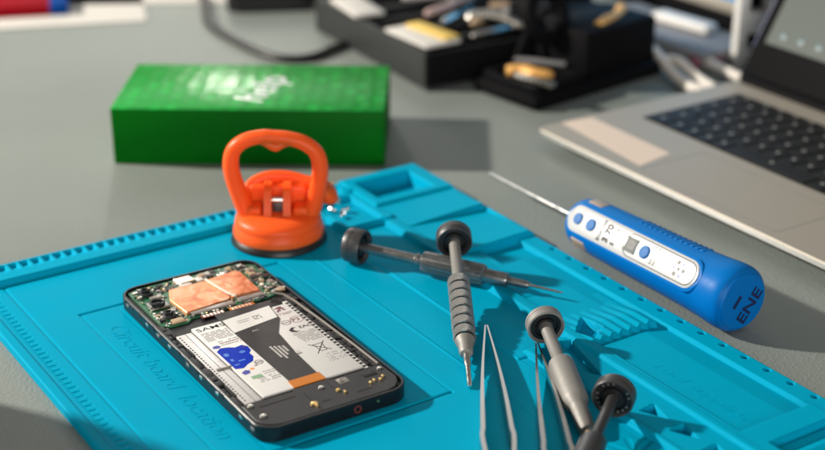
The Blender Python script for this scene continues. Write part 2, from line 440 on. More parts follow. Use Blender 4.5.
    ac = (A[:-1] + A[1:]) / 2; bc = (B[:-1] + B[1:]) / 2
    AC, BC = np.meshgrid(ac, bc)
    ridge = (BC < 22) & (AC < 206)
    tray = (AC >= 206)
    work = ~ridge & ~tray
    for nm, sel in (('work_surface', work), ('ruler_ridge', ridge), ('tool_tray', tray)):
        q = quads[sel]; used, inv = np.unique(q, return_inverse=True); inv = inv.reshape(-1, 4)
        co = np.stack([a.ravel()[used], -b.ravel()[used], h.ravel()[used]], -1)
        # skirts along the open border down to the desk
        from collections import Counter
        ed = np.concatenate([inv[:, [0, 1]], inv[:, [1, 2]], inv[:, [2, 3]], inv[:, [3, 0]]])
        key = np.sort(ed, 1); _, first, cnt = np.unique(key, axis=0, return_index=True, return_counts=True)
        be = ed[first[cnt == 1]]
        bv = np.unique(be); mp = {int(v): i + len(co) for i, v in enumerate(bv)}
        low = co[bv].copy(); low[:, 2] = 0.15
        sk = np.array([[e1, e0, mp[int(e0)], mp[int(e1)]] for e0, e1 in be], dtype=np.int64)
        co2 = np.concatenate([co, low]) * MM; F = np.concatenate([inv, sk])
        me = bpy.data.meshes.new(nm)
        me.vertices.add(len(co2)); me.vertices.foreach_set('co', co2.ravel().astype(np.float32))
        me.loops.add(F.size); me.loops.foreach_set('vertex_index', F.ravel().astype(np.int32))
        me.polygons.add(len(F)); me.polygons.foreach_set('loop_start', (np.arange(len(F)) * 4).astype(np.int32))
        me.update(calc_edges=True); me.validate()
        me.polygons.foreach_set('use_smooth', np.concatenate([np.ones(len(inv)), np.zeros(len(sk))]).astype(bool))
        me.materials.append(M['teal_silicone'])
        o = bpy.data.objects.new(nm, me); COL.objects.link(o); o.parent = root
    t = MB(); t.text('Circuit board  location', 12.5, 'teal_letter', Matrix.Translation((52, -96, 4.0)) @ Matrix.Rotation(R(-90), 4, 'Z'), ext=0.2, shear=0.25, sx=1.12)
    t.build('raised_lettering', root)
    t = MB(); t.text('Tool supplies', 9.5, 'teal_letter', Matrix.Translation((256, -280, 5.6)) @ Matrix.Rotation(R(-90), 4, 'Z'), ext=0.13, shear=0.25, sx=1.25)
    t.build('raised_lettering', root)
    return root
make_mat()

# ------------------------------------------------------------------ phone
PX, PY = 65.0, -77.5
ph = empty('opened_phone', (PX, PY, 4.0), 'black smartphone with its back off showing battery, green board and copper shields', 'phone', rot=(0, 0, R(-0.8)))
ph.scale = (1, 0.983, 1)
O = rrect(-1.2, 77.4, -167.6, 2.6, 10.5, 10)
I1 = inset(O, 1.5); I1r = rrect(0.2, 76.0, -166.2, 1.2, 9.1, 10); I0 = rrect(-0.2, 76.4, -166.6, 1.6, 9.5, 10)
m = MB(); m.prism(I0, 0.0, 1.0, 'rim_black'); m.prism(O, 1.0, 5.2, 'rim_black'); m.ring(O, I1r, 5.2, 8.0, 'rim_black', bev=0.35)
m.build('frame', ph)
# clips and lugs along the side wall
for q in (12, 38, 52, 66, 88, 103, 121, 146, 158):
    m = MB(); y = -q; m.box(-1.5, -1.0, y - 1.6, y + 1.6, 4.4, 6.0, 'solder' if q in (38, 66, 103, 121, 146) else 'foil_grey', .15); m.build('side_clip', ph)
for k in range(16):
    q = 8 + k * 9.6 + rnd.uniform(-2, 2); L_ = rnd.uniform(2, 6)
    m = MB(); m.box(-1.36, -1.0, -q, -q - L_, rnd.choice([5.4, 6.2]), rnd.choice([7.4, 7.8]), rnd.choice(['charcoal_plastic', 'black_plastic']), .12); m.build('side_latch', ph)
m = MB()   # midframe plate with side rails and cut-outs
m.prism(inset(I1r, 0.05), 5.2, 6.1, 'black_plastic')
def rail(x0, x1, q0, q1, z1, key='charcoal_plastic', notch=None):
    q = q0
    while q < q1:
        L = rnd.choice([3, 4.5, 6, 9, 12]); e = min(q + L, q1)
        m.box(x0, x1 - rnd.choice([0, 0, .8, 1.2]), -q, -e + 0.25, 6.1, z1 - rnd.choice([0, .3, .9, 0]), key, .12); q = e + rnd.choice([0.1, 0.6, 1.6])
rail(0.6, 3.2, 48, 143, 7.7); rail(3.3, 5.0, 50, 142, 7.2)
rail(72.4, 75.6, 48, 143, 7.7); rail(70.0, 72.2, 50, 143, 7.1)
m.build('midframe', ph)
# perforated light strip beside the battery
m = MB(); m.box(67.2, 69.6, -55, -140, 6.1, 6.9, 'label_white')
for k in range(26):
    y = -57 - k * 3.2; m.box(67.7, 69.3, y, y - 1.9, 6.9, 7.0, 'ink_black')
m.build('perforated_strip', ph)
m = MB(); m.box(4.2, 12.8, -61.5, -140.5, 6.1, 7.3, 'battery_silver', .5); m.box(8.9, 9.25, -62, -140, 7.3, 7.42, 'ink_grey')
for k in range(30): m.box(4.9, 5.7, -64 - k * 2.5, -65.2 - k * 2.5, 7.3, 7.36, 'ink_black')
m.build('battery_edge', ph)
# screen flex showing on the right as grey coax line
m = MB(); m.tube([(66, -44, 8.2), (70.5, -50, 8.4), (72.0, -60, 8.3), (73.3, -90, 8.2), (74.0, -120, 8.2), (74.3, -141, 8.0)], 0.65, 'foil_grey', 8)
m.build('antenna_cable', ph)

# battery
bat = MB(); bat.box(13.6, 67.0, -59.0, -139.5, 6.1, 7.9, 'label_white', .5)
def pm(p, q, z, rot=0): return Matrix.Translation((p, -q, z)) @ Matrix.Rotation(R(rot), 4, 'Z')
Z = 7.93
bo = bat.build('battery', ph)
m = MB()
m.text('SAMSUNG', 4.9, 'ink_black', pm(14.6, 63.4, Z), bold=0.02, sx=1.35)
def scribble(p0, p1, q, hgt, key, step=1.0, dens=.8):
    p = p0
    while p < p1:
        w = rnd.uniform(.35, 1.0) * step
        if rnd.random() < dens: m.box(p, min(p + w, p1), -q, -q - hgt, Z, Z + .03, key)
        p += w + .28 * step
for r_ in range(7): scribble(15, 29, 67.3 + r_ * 1.45, .75, 'ink_grey', .7, .85)
for r_ in range(3): scribble(19, 29.5, 79 + r_ * 2.1, .9, 'ink_maroon' if r_ == 1 else 'ink_grey')
m.prism([(16 + 2.1 * math.cos(k * .524), -84 + 1.6 * math.sin(k * .524)) for k in range(12)], Z, Z + .04, 'ink_navy')
# blue printed blob with paler shapes
blob = [(14.0, 88.5), (17, 86.0), (21, 87.2), (23.5, 89.0), (27.5, 88.4), (29.4, 91.2), (29.0, 95.5), (27.0, 98.0), (27.2, 102), (25, 106), (21.5, 107.6), (18, 110.2), (14.2, 109.0)]
m.prism([(p, -q) for p, q in blob], Z, Z + .05, 'ink_blue')
m.prism([(24.6 + 1.6 * math.cos(k * .524), -95 + 1.3 * math.sin(k * .524)) for k in range(12)], Z + .05, Z + .08, 'ink_pale_blue')
m.prism([(16.5 + 1.3 * math.cos(k * .524), -94 + 1.8 * math.sin(k * .524)) for k in range(12)], Z + .05, Z + .08, 'ink_pale_blue')
m.box(19, 22.5, -102, -103.2, Z + .05, Z + .08, 'ink_pale_blue'); m.box(15.5, 18, -105, -106, Z + .05, Z + .08, 'ink_pale_blue')
m.box(16, 17.4, -99, -101.4, Z + .05, Z + .08, 'ink_pale_blue')
m.box(26.5, 28.4, -90.4, -91.2, Z + .05, Z + .08, 'ink_maroon')
m.prism([(15, -114), (17.5, -112.4), (19.4, -113.6), (18.6, -116.2), (15.6, -116.6)], Z, Z + .04, 'ink_navy')
m.box(20.2, 22.2, -112, -113.6, Z, Z + .03, 'ink_orange'); m.box(23.4, 25, -110.4, -111.2, Z, Z + .03, 'ink_maroon')
def circ(p, q, r, w, key, n=20):
    o_ = [(p + r * math.cos(2 * math.pi * k / n), -q + r * math.sin(2 * math.pi * k / n)) for k in range(n)]
    i_ = [(p + (r - w) * math.cos(2 * math.pi * k / n), -q + (r - w) * math.sin(2 * math.pi * k / n)) for k in range(n)]
    m.ring(o_, i_, Z, Z + .03, key)
circ(26.8, 108.6, 2.2, .4, 'ink_black'); m.box(25.3, 28.3, -108.3, -108.9, Z, Z + .03, 'ink_black')
m.box(17, 22.5, -119.5, -122.5, Z, Z + .03, 'ink_green')
for r_ in range(3): scribble(19, 30, 116.5 + r_ * 1.9 + 6, .8, 'ink_grey')
for r_ in range(2): scribble(24, 30, 118 + r_ * 1.9, .7, 'ink_grey')
# right hand label printing
for i in range(6):
    for j in range(6):
        if rnd.random() < .55: m.box(58.6 + i * .9, 59.4 + i * .9, -61 - j * 1.0, -61.85 - j * 1.0, Z, Z + .03, 'ink_maroon')
for r_ in range(2): scribble(56.5, 66, 68.5 + r_ * 1.3, .5, 'ink_maroon')
circ(57.0, 79, 2.5, .35, 'ink_black'); m.box(55.2, 58.8, -78.8, -79.2, Z, Z + .03, 'ink_black')
m.text('P3', 4.4, 'ink_maroon', pm(60.6, 78.4, Z), bold=.05); circ(63.2, 78.4, 3.5, .3, 'ink_maroon')
# crescent mark and EAC style letters
m.prism([(54.2, -87.4), (56.6, -85.2), (58.8, -86.0), (57.0, -86.8), (56.4, -88.4), (57.4, -90.0), (59.2, -90.4), (56.6, -91.0), (54.6, -89.8)], Z, Z + .03, 'ink_black')
m.text('EAC', 3.9, 'ink_black', pm(60.0, 87.2, Z), bold=.03)
for r_ in range(8): scribble(53.5 + r_ * .3, 66, 91.8 + r_ * 1.45, .65, 'ink_grey', .7, .85)
for r_ in range(4): scribble(56, 66, 121 + r_ * 1.7, .6, 'ink_grey', .7, .6)
# crossed out waste bin
def ln(p0, q0, p1, q1, w, key='ink_black'):
    v = Vector((p1 - p0, -(q1 - q0))).normalized(); nrm = Vector((-v.y, v.x)) * w / 2
    m.prism([(p0 + nrm.x, -q0 + nrm.y), (p1 + nrm.x, -q1 + nrm.y), (p1 - nrm.x, -q1 - nrm.y), (p0 - nrm.x, -q0 - nrm.y)], Z, Z + .03 + rnd.random() * .01, key)
ln(55, 106, 63, 116, .45); ln(63.5, 106, 55, 116.5, .45)
ln(56.5, 107.5, 62, 107.5, .35); ln(57, 107.5, 57.8, 115, .35); ln(61.6, 107.5, 60.8, 115, .35); ln(57.8, 115, 60.8, 115, .35)
scribble(58, 64, 118.8, .5, 'ink_grey')
m.build('label_printing', bo)
# cross strap over the battery's left
m = MB(); m.box(6.2, 14.2, -104.0, -105.2, 7.3, 8.1, 'foil_grey', .1); m.build('battery_strap', ph)

# display flex over the battery
m = MB(); zf = 7.98
m.prism([(29.6, -52), (61.5, -52), (57.8, -61), (56.4, -73), (48.4, -87), (46.0, -110), (45.0, -133.5), (30.2, -133.5)], zf, zf + .28, 'flex_grey')
fl = m.build('display_flex', ph)
m = MB(); m.prism([(30.4, -60.5), (58.0, -57.8), (56.0, -71.5), (29.8, -75.6)], zf + .28, zf + .4, 'label_white')
for i in range(5):
    for j in range(5):
        if rnd.random() < .6: m.box(45 + i * .9, 45.7 + i * .9, -64 - j * .9, -64.7 - j * .9, zf + .4, zf + .43, 'ink_grey')
m.box(36, 43, -65, -65.5, zf + .4, zf + .43, 'ink_grey'); m.box(36, 42, -67, -67.5, zf + .4, zf + .43, 'ink_grey')
m.build('paper_tape', fl)
m = MB()
for r_, L in enumerate((12, 14, 10, 6)):
    yy = -100 ; p = 37.6 + r_ * 1.9; q = 98 + r_ * .8
    e = q + L
    while q < e:
        w = rnd.uniform(.6, 1.6); m.box(p, p + 1.1, -q, -q - w, zf + .28, zf + .31, 'flex_text'); q += w + .35
m.box(46, 48.5, -109, -111.5, zf + .28, zf + .31, 'flex_text')
m.text('AV1', 2.2, 'flex_text', pm(38, 78.8, zf + .28))
m.build('printing', fl)
m = MB(); m.prism([(29.6, -133.5), (46.0, -133.5), (46.0, -140.4), (29.2, -140.4)], zf - .1, zf + .34, 'kapton'); m.build('orange_connector', ph)

# circuit board
m = MB()
pts = [(3, -1.5), (12, 0.2), (66, 0.2), (74.5, -5), (75.2, -42), (62, -46.5), (20, -46.5), (17, -49.5), (6, -49.5), (3.0, -47)]
m.prism(pts, 6.1, 7.0, 'pcb_green')
keep = [(17, 45, 10, 43), (43, 64, 10, 40), (28, 41, 0, 9.5), (4.5, 17, 18.5, 31), (7, 14, 34.5, 43.5), (6, 14.5, 4, 13)]
def free(p, q): return not any(a - .3 < p < b + .3 and c - .3 < q < d_ + .3 for a, b, c, d_ in keep)
n = 0; tries = 0
while n < 520 and tries < 9000:
    tries += 1
    p = rnd.uniform(3.6, 74.2); q = rnd.uniform(1.2, 48)
    if not free(p, q) or (q > 45.5 and p > 17) or (p > 62 and q > 42): continue
    if p < 8 and q < 5 - (p - 3): continue
    if p > 68 and q < (p - 66) * .8 : continue
    w, l = rnd.choice([(.6, 1.1), (1.1, .6), (.5, .9), (1.5, .9), (.9, 1.6), (2.4, 1.8), (1.2, 1.2)])
    key = rnd.choices(['solder', 'ceramic_tan', 'chip_dark', 'gold', 'label_white', 'foil_grey', 'pcb_green'], [3.5, 3, 7, 1.2, 1.2, 3, 6])[0]
    m.box(p, p + w, -q, -q - l, 7.0, 7.0 + rnd.uniform(.25, .9), key); n += 1
for k in range(26):   # larger square chips and lidded parts
    for _ in range(60):
        p = rnd.uniform(4, 72); q = rnd.uniform(2, 45); w = rnd.uniform(2.2, 4.2); l = rnd.uniform(2, 3.6)
        if all(free(p + a_, q + b_) for a_ in (0, w) for b_ in (0, l)) and not (q + l > 44) and not (p > 66 and q < 8):
            m.box(p, p + w, -q, -q - l, 7.0, 7.0 + rnd.uniform(1.0, 1.35), rnd.choice(['chip_dark', 'chip_dark', 'foil_grey', 'black_plastic', 'ceramic_tan']), .12); break
bd = m.build('circuit_board', ph)
m = MB()
m.prism([(66, -6), (74.6, -9), (75.4, -42), (69, -43)], 6.9, 7.15, 'pcb_green')
m.build('board_edge', ph)
def shield(name, P, z1, key='copper', wr=0):
    mm_ = MB(); mm_.prism(P, 7.0, z1, key, bev=.35); return mm_.build(name, ph)
shield('copper_shield', [(17.6, -24.0), (22, -12.4), (43.2, -12.6), (46.0, -37.6), (43.4, -39.6), (19.0, -42.0)], 8.5)
shield('copper_shield', [(43.9, -12.4), (61.6, -10.0), (63.6, -13.2), (62.6, -38.4), (47.0, -37.6)], 8.7)
m = MB(); m.tube([(43.4, -12, 8.75), (44.6, -23, 8.9), (46.2, -34, 8.8), (48.5, -38.6, 8.6)], .75, 'seam_metal', 8); m.build('shield_seam', ph)
m = MB(); m.tube([(50, -18, 8.85), (52.5, -25, 8.85)], .45, 'copper_edge', 8); m.build('shield_slot', ph)
shield('copper_pad', [(29.5, -1.2), (38.5, -1.2), (39.4, -7.8), (30.2, -8.4)], 8.3, 'copper_edge')
m = MB(); m.box(39.8, 43.5, -5, -10, 7, 8.0, 'label_white', .2); m.box(30, 36, -9, -11.5, 7, 7.9, 'label_white', .2); m.build('white_pad', ph)
for (q0, q1, p0, p1, key) in ((40.5, 45.2, 21, 45, 'foil_grey'), (39.4, 44.0, 48, 63, 'foil_grey'), (1.5, 6.5, 44, 52, 'foil_grey'), (44, 48.5, 9, 15.5, 'ceramic_tan'), (14.0, 17.2, 10, 16.5, 'foil_grey')):
    m = MB(); m.box(p0, p1, -q0, -q1, 7.0, 8.0, key, .25); m.build('connector', ph)
for k in range(2):
    m = MB(); m.box(24 + k * 16, 37 + k * 17, -47.2, -50.5, 6.9, 7.4, 'seal_red' if k == 0 else 'kapton', .1)
    for j in range(6): m.box(25 + k * 16 + j * 2, 26.2 + k * 16 + j * 2, -47.6, -50.1, 7.4, 7.46, 'copper_edge')
    m.build('board_flex', ph)
# cameras
def camera_mod(p, q, w, l, r, z):
    mm_ = MB(); mm_.box(p - w / 2, p + w / 2, -q - l / 2, -q + l / 2, 7.0, z, 'steel' if r > 3 else 'chip_dark', .4)
    c = mm_.build('camera_module', ph)
    l_ = MB(); T = Matrix.Translation((p, -q, z))
    l_.lathe([(r, -.1), (r, .9), (r - .6, 1.3), (r - 1.0, 1.3), (r - 1.1, .6), (r * .45, .35), (0, .45)], 'rim_black', 28, T)
    l_.build('camera_lens', c)
    g = MB(); g.lathe([(r * .42, .36), (r * .3, .62), (0, .72)], 'rim_black', 20, T); g.build('lens_glass', c)
camera_mod(10.4, 24.6, 10.4, 9.6, 4.1, 8.3); camera_mod(10.2, 8.8, 6.4, 6.6, 2.6, 9.0); camera_mod(10.4, 39, 6.0, 6.4, 2.5, 8.8)

# bottom speaker module
m = MB()
B1 = [(1.2, -142.2), (28, -142.2), (28.6, -140.9), (47, -140.9), (47.6, -142.2), (75.2, -142.2), (75.4, -156), (73.8, -160), (70.0, -164.2), (65, -165.6), (11, -165.6), (6.4, -164.4), (2.6, -161.2), (1.0, -156)]
m.prism(B1, 6.1, 8.0, 'charcoal_plastic', bev=.35)
sp = m.build('speaker_module', ph)
m = MB()
m.box(8, 26, -147.2, -147.6, 8.0, 8.15, 'black_plastic'); m.box(34, 38.5, -158, -158.8, 8.0, 8.12, 'black_plastic')
m.box(62, 69, -145, -150, 7.95, 8.14, 'black_plastic', .1); m.box(30.5, 31.2, -147, -165, 7.95, 8.12, 'black_plastic')
m.box(52, 60, -159, -159.6, 8, 8.12, 'black_plastic'); m.box(44.5, 45.1, -143, -153, 8, 8.1, 'black_plastic')
m.box(49, 54.5, -144, -149, 7.95, 8.16, 'foil_grey', .1)
for i in range(4):
    for j in range(4):
        if rnd.random() < .5: m.box(49.6 + i * 1.1, 50.4 + i * 1.1, -144.6 - j * 1.0, -145.3 - j * 1.0, 8.16, 8.2, 'ink_black')
m.build('module_detail', sp)
for (p, q, r, key) in ((4.6, 144.6, 1.5, 'solder'), (5.6, 155.5, 1.6, 'solder'), (30.1, 158.4, 1.9, 'gold'), (40.0, 147.0, 1.4, 'solder'), (45.5, 153.4, 1.2, 'gold'), (72.3, 145.8, 1.3, 'solder')):
    mm_ = MB(); T = Matrix.Translation((p, -q, 8.0)); mm_.lathe([(r + .55, -.1, 'rim_black'), (r + .5, .12, 'rim_black'), (r, .12, 'rim_black'), (r, .5), (r * .75, .7), (0.5, .7), (.4, .4), (0, .4)], key, 20, T)
    mm_.build('screw', sp)
for (p, q) in ((61.6, 155.4), (64.2, 154.4), (67.2, 155.0), (69.6, 153.2), (47.3, 156.5), (30.2, 160.6)):
    mm_ = MB(); mm_.box(p - .5, p + .6, -q - 1.2, -q + .9, 8.0, 8.7, 'gold', .15); mm_.build('contact_spring', sp)
m = MB()
m.lathe([(2.0, 0), (2.0, .5), (1.3, .5), (1.3, .1), (0, .1)], 'seal_red', 20, Matrix.Translation((47.6, -167.4, 4.3)) @ Matrix.Rotation(R(90), 4, 'X'))
m.build('jack_opening', ph)
m = MB(); m.lathe([(.7, 0), (.7, .45), (0, .45)], 'gold', 14, Matrix.Translation((58.5, -167.4, 5.2)) @ Matrix.Rotation(R(90), 4, 'X')); m.build('microphone_opening', ph)

# ------------------------------------------------------------------ suction cup
sc = empty('suction_cup', dk(-77.5, 789, 4.0), 'orange suction cup with a loop handle standing at the back of the mat', 'suction cup', rot=(0, 0, HEAD))
m = MB(); m.lathe([(0, 0), (27.2, 0), (27.8, .8), (27.4, 2.4), (25.6, 4.6), (0, 4.6)], 'rubber_black', 72); m.build('rubber_pad', sc)
m = MB(); m.lathe([(24.5, 3.9), (26.0, 4.2), (26.4, 5.6), (26.0, 8.6), (25.0, 10.2), (24.7, 11.0), (25.1, 12.0), (24.6, 14.2), (22.8, 16.2), (17, 17.6), (0, 18.2)], 'orange_plastic', 72); m.build('cup_body', sc)
# loop handle
def catmull(P, k=6, closed=False):
    out = []; N = len(P); V = [Vector(p) for p in P]
    for i in range(N if closed else N - 1):
        p0 = V[(i - 1) % N] if (closed or i > 0) else V[0]; p1 = V[i]; p2 = V[(i + 1) % N]; p3 = V[(i + 2) % N] if (closed or i < N - 2) else V[-1]
        for j in range(k):
            t = j / k; out.append(0.5 * ((2 * p1) + (p2 - p0) * t + (2 * p0 - 5 * p1 + 4 * p2 - p3) * t * t + (3 * p1 - p0 - 3 * p2 + p3) * t ** 3))
    if not closed: out.append(V[-1])
    return out
hp = [(-17.5, 0, 15), (-20.5, 0, 24), (-24.2, 0, 36), (-25.8, 0, 46), (-23.8, 0, 55), (-17, 0, 60.8), (-7, 0, 63.2), (-1, 0, 63.0), (7, 0, 62.2), (16, 0, 59.4), (22.6, 0, 54), (25.0, 0, 45.5), (24.2, 0, 36), (21.5, 0, 24), (18.5, 0, 15)]
P = catmull(hp, 6); rr = [3.9 + 1.5 * abs((i / (len(P) - 1)) * 2 - 1) ** 1.3 for i in range(len(P))]
m = MB(); m.tube(P, rr, 'orange_plastic', 18, up=(0, 1, 0), flat=1.15)
for s_ in (-1, 1):   # thumb dip in the middle of the grip
    pass
m.tube(catmull([(-9, 0, 61.0), (-4.5, 0, 59.6), (-1.2, 0, 57.8), (0, 0, 57.4), (1.2, 0, 57.8), (5, 0, 59.2), (10, 0, 60.2)], 4), [2.0, 2.2, 2.4, 2.6, 2.8, 2.9, 3.0, 3.0, 3.0, 3.0, 3.0, 3.0, 3.0, 3.0, 3.0, 3.0, 2.9, 2.8, 2.7, 2.6, 2.4, 2.3, 2.2, 2.1, 2.0], 'orange_plastic', 14, up=(0, 1, 0), flat=1.2)
m.build('loop_handle', sc)
m = MB()   # lever bridge behind and its thumb tab
m.tube(catmull([(-19, 6, 24), (-15, 10, 30), (-6, 12, 33.5), (6, 12, 33.5), (17, 10, 31), (24, 7, 28.5), (29.5, 5, 27)], 5), [3.0] * 20 + [3.4] * 5 + [4.2] * 5 + [4.8], 'orange_plastic', 14, flat=1.35, up=(0, 0, 1))
m.tube(catmull([(26, 5.5, 26), (30, 4.6, 27), (32, 4, 28)], 4), [5.0, 5.4, 5.8, 6.0, 6.0, 5.8, 5.2, 4.4, 3.2], 'orange_plastic', 14, flat=1.2, up=(0, 0, 1))
m.build('lever', sc)
m = MB()
m.box(-17, 17, 4.5, 11, 16, 31.5, 'orange_plastic', 2.4, seg=3)
m.box(-17, -9, -7, 9, 15.5, 22, 'orange_plastic', 1.8, seg=3); m.box(9, 18, -7, 9, 15.5, 22, 'orange_plastic', 1.8, seg=3)
m.build('lever_housing', sc)
for x in (-5.2, 5.8):
    m = MB(); m.prism([(-9.5, 15.5), (9, 15.5), (9, 33), (2, 34.5), (-4, 31.5), (-8, 24)], x - 2.2, x + 2.2, 'orange_plastic', mtx=Matrix(((0, 0, 1, 0), (1, 0, 0, 0), (0, 1, 0, 0), (0, 0, 0, 1)))); m.build('rib', sc)
m = MB(); m.tube([(-4, -1, 25), (4.5, -1, 25)], 1.9, 'steel_bright', 16); m.box(-2.6, 3.2, -2.2, 4, 16, 24, 'dark_alloy', .4); m.build('pivot_pin', sc)

# ------------------------------------------------------------------ green box
gb = empty('green_carton', dk(-106.5, 964, 0), 'low bright green cardboard box with white script on its lid', 'box', rot=(0, 0, R(-33.2 - 1.4)))
m = MB(); m.box(-89.4, 89.4, -47.7, 47.7, 0.2, 37.9, 'green_side', .4); m.build('carton_body', gb)
m = MB(); m.box(-89.5, 89.5, -47.8, 47.8, 37.95, 38.6, 'green_lid', .2); lid = m.build('lid', gb)
m = MB(); m.text('help', 30, 'white_gloss', Matrix.Translation((-1.5, -32, 38.6)) @ Matrix.Rotation(R(76), 4, 'Z'), ext=.05, bold=.35, shear=.1, sx=1.1); m.build('white_lettering', lid)

# ------------------------------------------------------------------ screwdrivers
def axis_root(name, A, B, label, cat, group, roll=0):
    A = Vector(A); B = Vector(B); dv = (B - A).normalized()
    o = empty(name, tuple(A), label, cat, group=group)
    q = dv.to_track_quat('Z', 'Y'); o.rotation_euler = (q @ Quaternion((0, 0, 1), roll)).to_euler()
    return o, (B - A).length
def cap(o, r=10.0, th=7.6, key='gunmetal', marks=False):
    m = MB(); m.lathe([(0, -th * .55), (r - 1.4, -th * .55), (r - .5, -th * .53), (r, -th * .46), (r, -th * .2), (r - .18, -th * .19), (r - .18, -th * .15), (r, -th * .14), (r, th * .38), (r - .3, th * .44), (r - .9, th * .45), (r - 1.2, th * .3), (r - 1.6, th * .25)], key, 64)
    c = m.build('spinning_cap', o)
    m = MB(); m.lathe([(r - 1.5, th * .25), (r - 3.4, th * .27), (r - 3.6, th * .1), (r - 4.6, th * .1), (r - 4.8, th * .3), (3.0, th * .32)], 'rubber_black', 48)
    m.build('bearing', c)
    if marks:
        m = MB()
        for k in range(16):
            a = k * 2 * math.pi / 18
            if k % 5 != 3: m.box(-.35, .35, -.55, .55, th * .27, th * .27 + .06, 'foil_grey', mtx=Matrix.Rotation(a, 4, 'Z') @ Matrix.Translation((0, r - 2.4, 0)))
        m.build('ring_marking', c)
    return c
G = 'precision screwdrivers lying on the blue mat'
# 1: dark driver lying across, fluted grip
o, L = axis_root('precision_screwdriver', (196.9, -99.8, 14), (261.5, -203.2, 10.0), 'dark grey screwdriver lying crosswise underneath the knurled one', 'screwdriver', G)
cap(o, 9.8, 10.5, 'dark_alloy')
m = MB(); m.lathe([(3.0, 0), (2.9, 3), (2.9, 36), (3.6, 36.6), (3.6, 38), (3.1, 38.6), (3.1, 40)], 'gunmetal', 32); m.build('shaft', o)
m = MB(); pr = []
n = 96; prof = [(3.4, 40), (5.6, 41), (5.9, 43), (5.9, 74), (5.5, 76.5), (4.2, 77.2)]
vs = []
for r_, z_ in prof:
    for j in range(n):
        a = 2 * math.pi * j / n; f = 1.0 if r_ < 4.5 or (j % 6) < 4 else .90
        vs.append((r_ * f * math.cos(a), r_ * f * math.sin(a), z_))
m.add(vs, [[i * n + j, i * n + (j + 1) % n, (i + 1) * n + (j + 1) % n, (i + 1) * n + j] for i in range(len(prof) - 1) for j in range(n)], 'gunmetal')
m.build('fluted_grip', o)
m = MB(); m.lathe([(4.0, 77), (3.9, 78), (3.9, 89.5), (3.5, 90.4), (2.3, 90.6), (2.3, 91), (2.15, 101), (1.5, 102.6)], 'gunmetal', 32); m.build('collar', o)
m = MB(); m.lathe([(1.4, 102), (.95, 105), (.75, 118), (.45, 121.6), (0, 121.8)], 'steel_bright', 20); m.build('bit', o)
# 2: knurled driver on top
o, L = axis_root('precision_screwdriver', (232.9, -142.7, 25.4), (167.8, -250.5, 5.0), 'screwdriver with a knurled grip resting on top of the dark one', 'screwdriver', G)
cap(o, 9.8, 8.4, 'dark_alloy')
m = MB(); m.lathe([(3.2, 0), (3.0, 4), (3.0, 37), (3.6, 38), (5.0, 39.5)], 'grey_alloy', 32); m.build('shaft', o)
m = MB(); n = 44
zz = 39.5
while zz < 84:
    seg_end = zz + 6.4
    rows = 9; vs = []; base = 5.9 if zz < 78 else 5.7
    for i in range(rows):
        for j in range(n):
            a = 2 * math.pi * (j + .5 * (i % 2)) / n
            rr_ = base - (.55 if i in (0, rows - 1) else 0)
            vs.append((rr_ * math.cos(a), rr_ * math.sin(a), zz + (seg_end - zz - .3) * i / (rows - 1)))
    m.add(vs, [[i * n + j, i * n + (j + 1) % n, (i + 1) * n + (j + 1) % n, (i + 1) * n + j] for i in range(rows - 1) for j in range(n)], 'knurled_steel')
    m.lathe([(base - .9, seg_end - .35), (base - 1.1, seg_end - .1), (base - 1.1, seg_end + .7), (base - .9, seg_end + .9)], 'groove_dark', 32)
    zz = seg_end + .9
ez = zz
m.build('knurled_grip', o, sharp=12)
m = MB(); m.lathe([(4.6, ez - .2), (5.1, ez + .4), (4.6, ez + 2.4), (3.7, ez + 4.2), (3.5, 100.5), (3.0, 101.6), (1.9, 101.8)], 'grey_alloy', 32); m.build('collar', o)
m = MB(); m.lathe([(1.9, 101), (1.75, 110), (1.6, 110.4), (1.25, 111.4), (1.2, 125.6), (1.0, 126.8), (0, 127)], 'steel_bright', 20)
m.build('bit', o)
# 3: plain grey driver
o, L = axis_root('precision_screwdriver', (222.6, -237.0, 17), (184.6, -320.4, 6), 'light grey screwdriver with a smooth thick body beside the tweezers', 'screwdriver', G)
cap(o, 9.4, 6.6, 'grey_alloy')
m = MB(); m.lathe([(3.6, 0), (3.2, 4), (3.1, 30.5), (3.6, 31.5), (5.2, 32.8)], 'grey_alloy', 32); m.build('shaft', o)
m = MB(); m.lathe([(5.0, 32.6), (6.1, 33.4), (6.3, 35), (6.3, 62), (6.0, 64), (4.4, 67), (4.2, 68), (4.0, 83), (3.4, 84.6), (1.8, 84.8)], 'grey_alloy', 48); m.build('grip', o)
m = MB(); m.lathe([(1.7, 84.5), (1.6, 88), (.9, 89), (.7, 92), (0, 92.3)], 'ceramic_tan', 20); m.build('bit', o)
# 4: dark driver leaving the frame
A4 = Vector((207.3, -307.7, 16)); dr = Vector((-28, -20.5, 0)).normalized(); B4 = A4 + dr * 118 + Vector((0, 0, -8.5))
o, L = axis_root('precision_screwdriver', tuple(A4), tuple(B4), 'dark screwdriver in front, its round cap toward the star pattern of the mat', 'screwdriver', G)
cap(o, 9.8, 7.2, 'dark_alloy', True)
m = MB(); m.lathe([(3.2, 0), (2.7, 3), (2.6, 33), (3.4, 35)], 'dark_alloy', 32); m.build('shaft', o)
m = MB(); m.lathe([(3.4, 34.5), (5.6, 36.5), (6.1, 39), (6.1, 66), (5.4, 69), (3.6, 70), (3.5, 84), (2.0, 85)], 'dark_alloy', 40); m.build('grip', o)
m = MB(); m.lathe([(1.7, 84.5), (1.2, 95), (.8, 118), (0, 118.4)], 'steel', 16); m.build('bit', o)

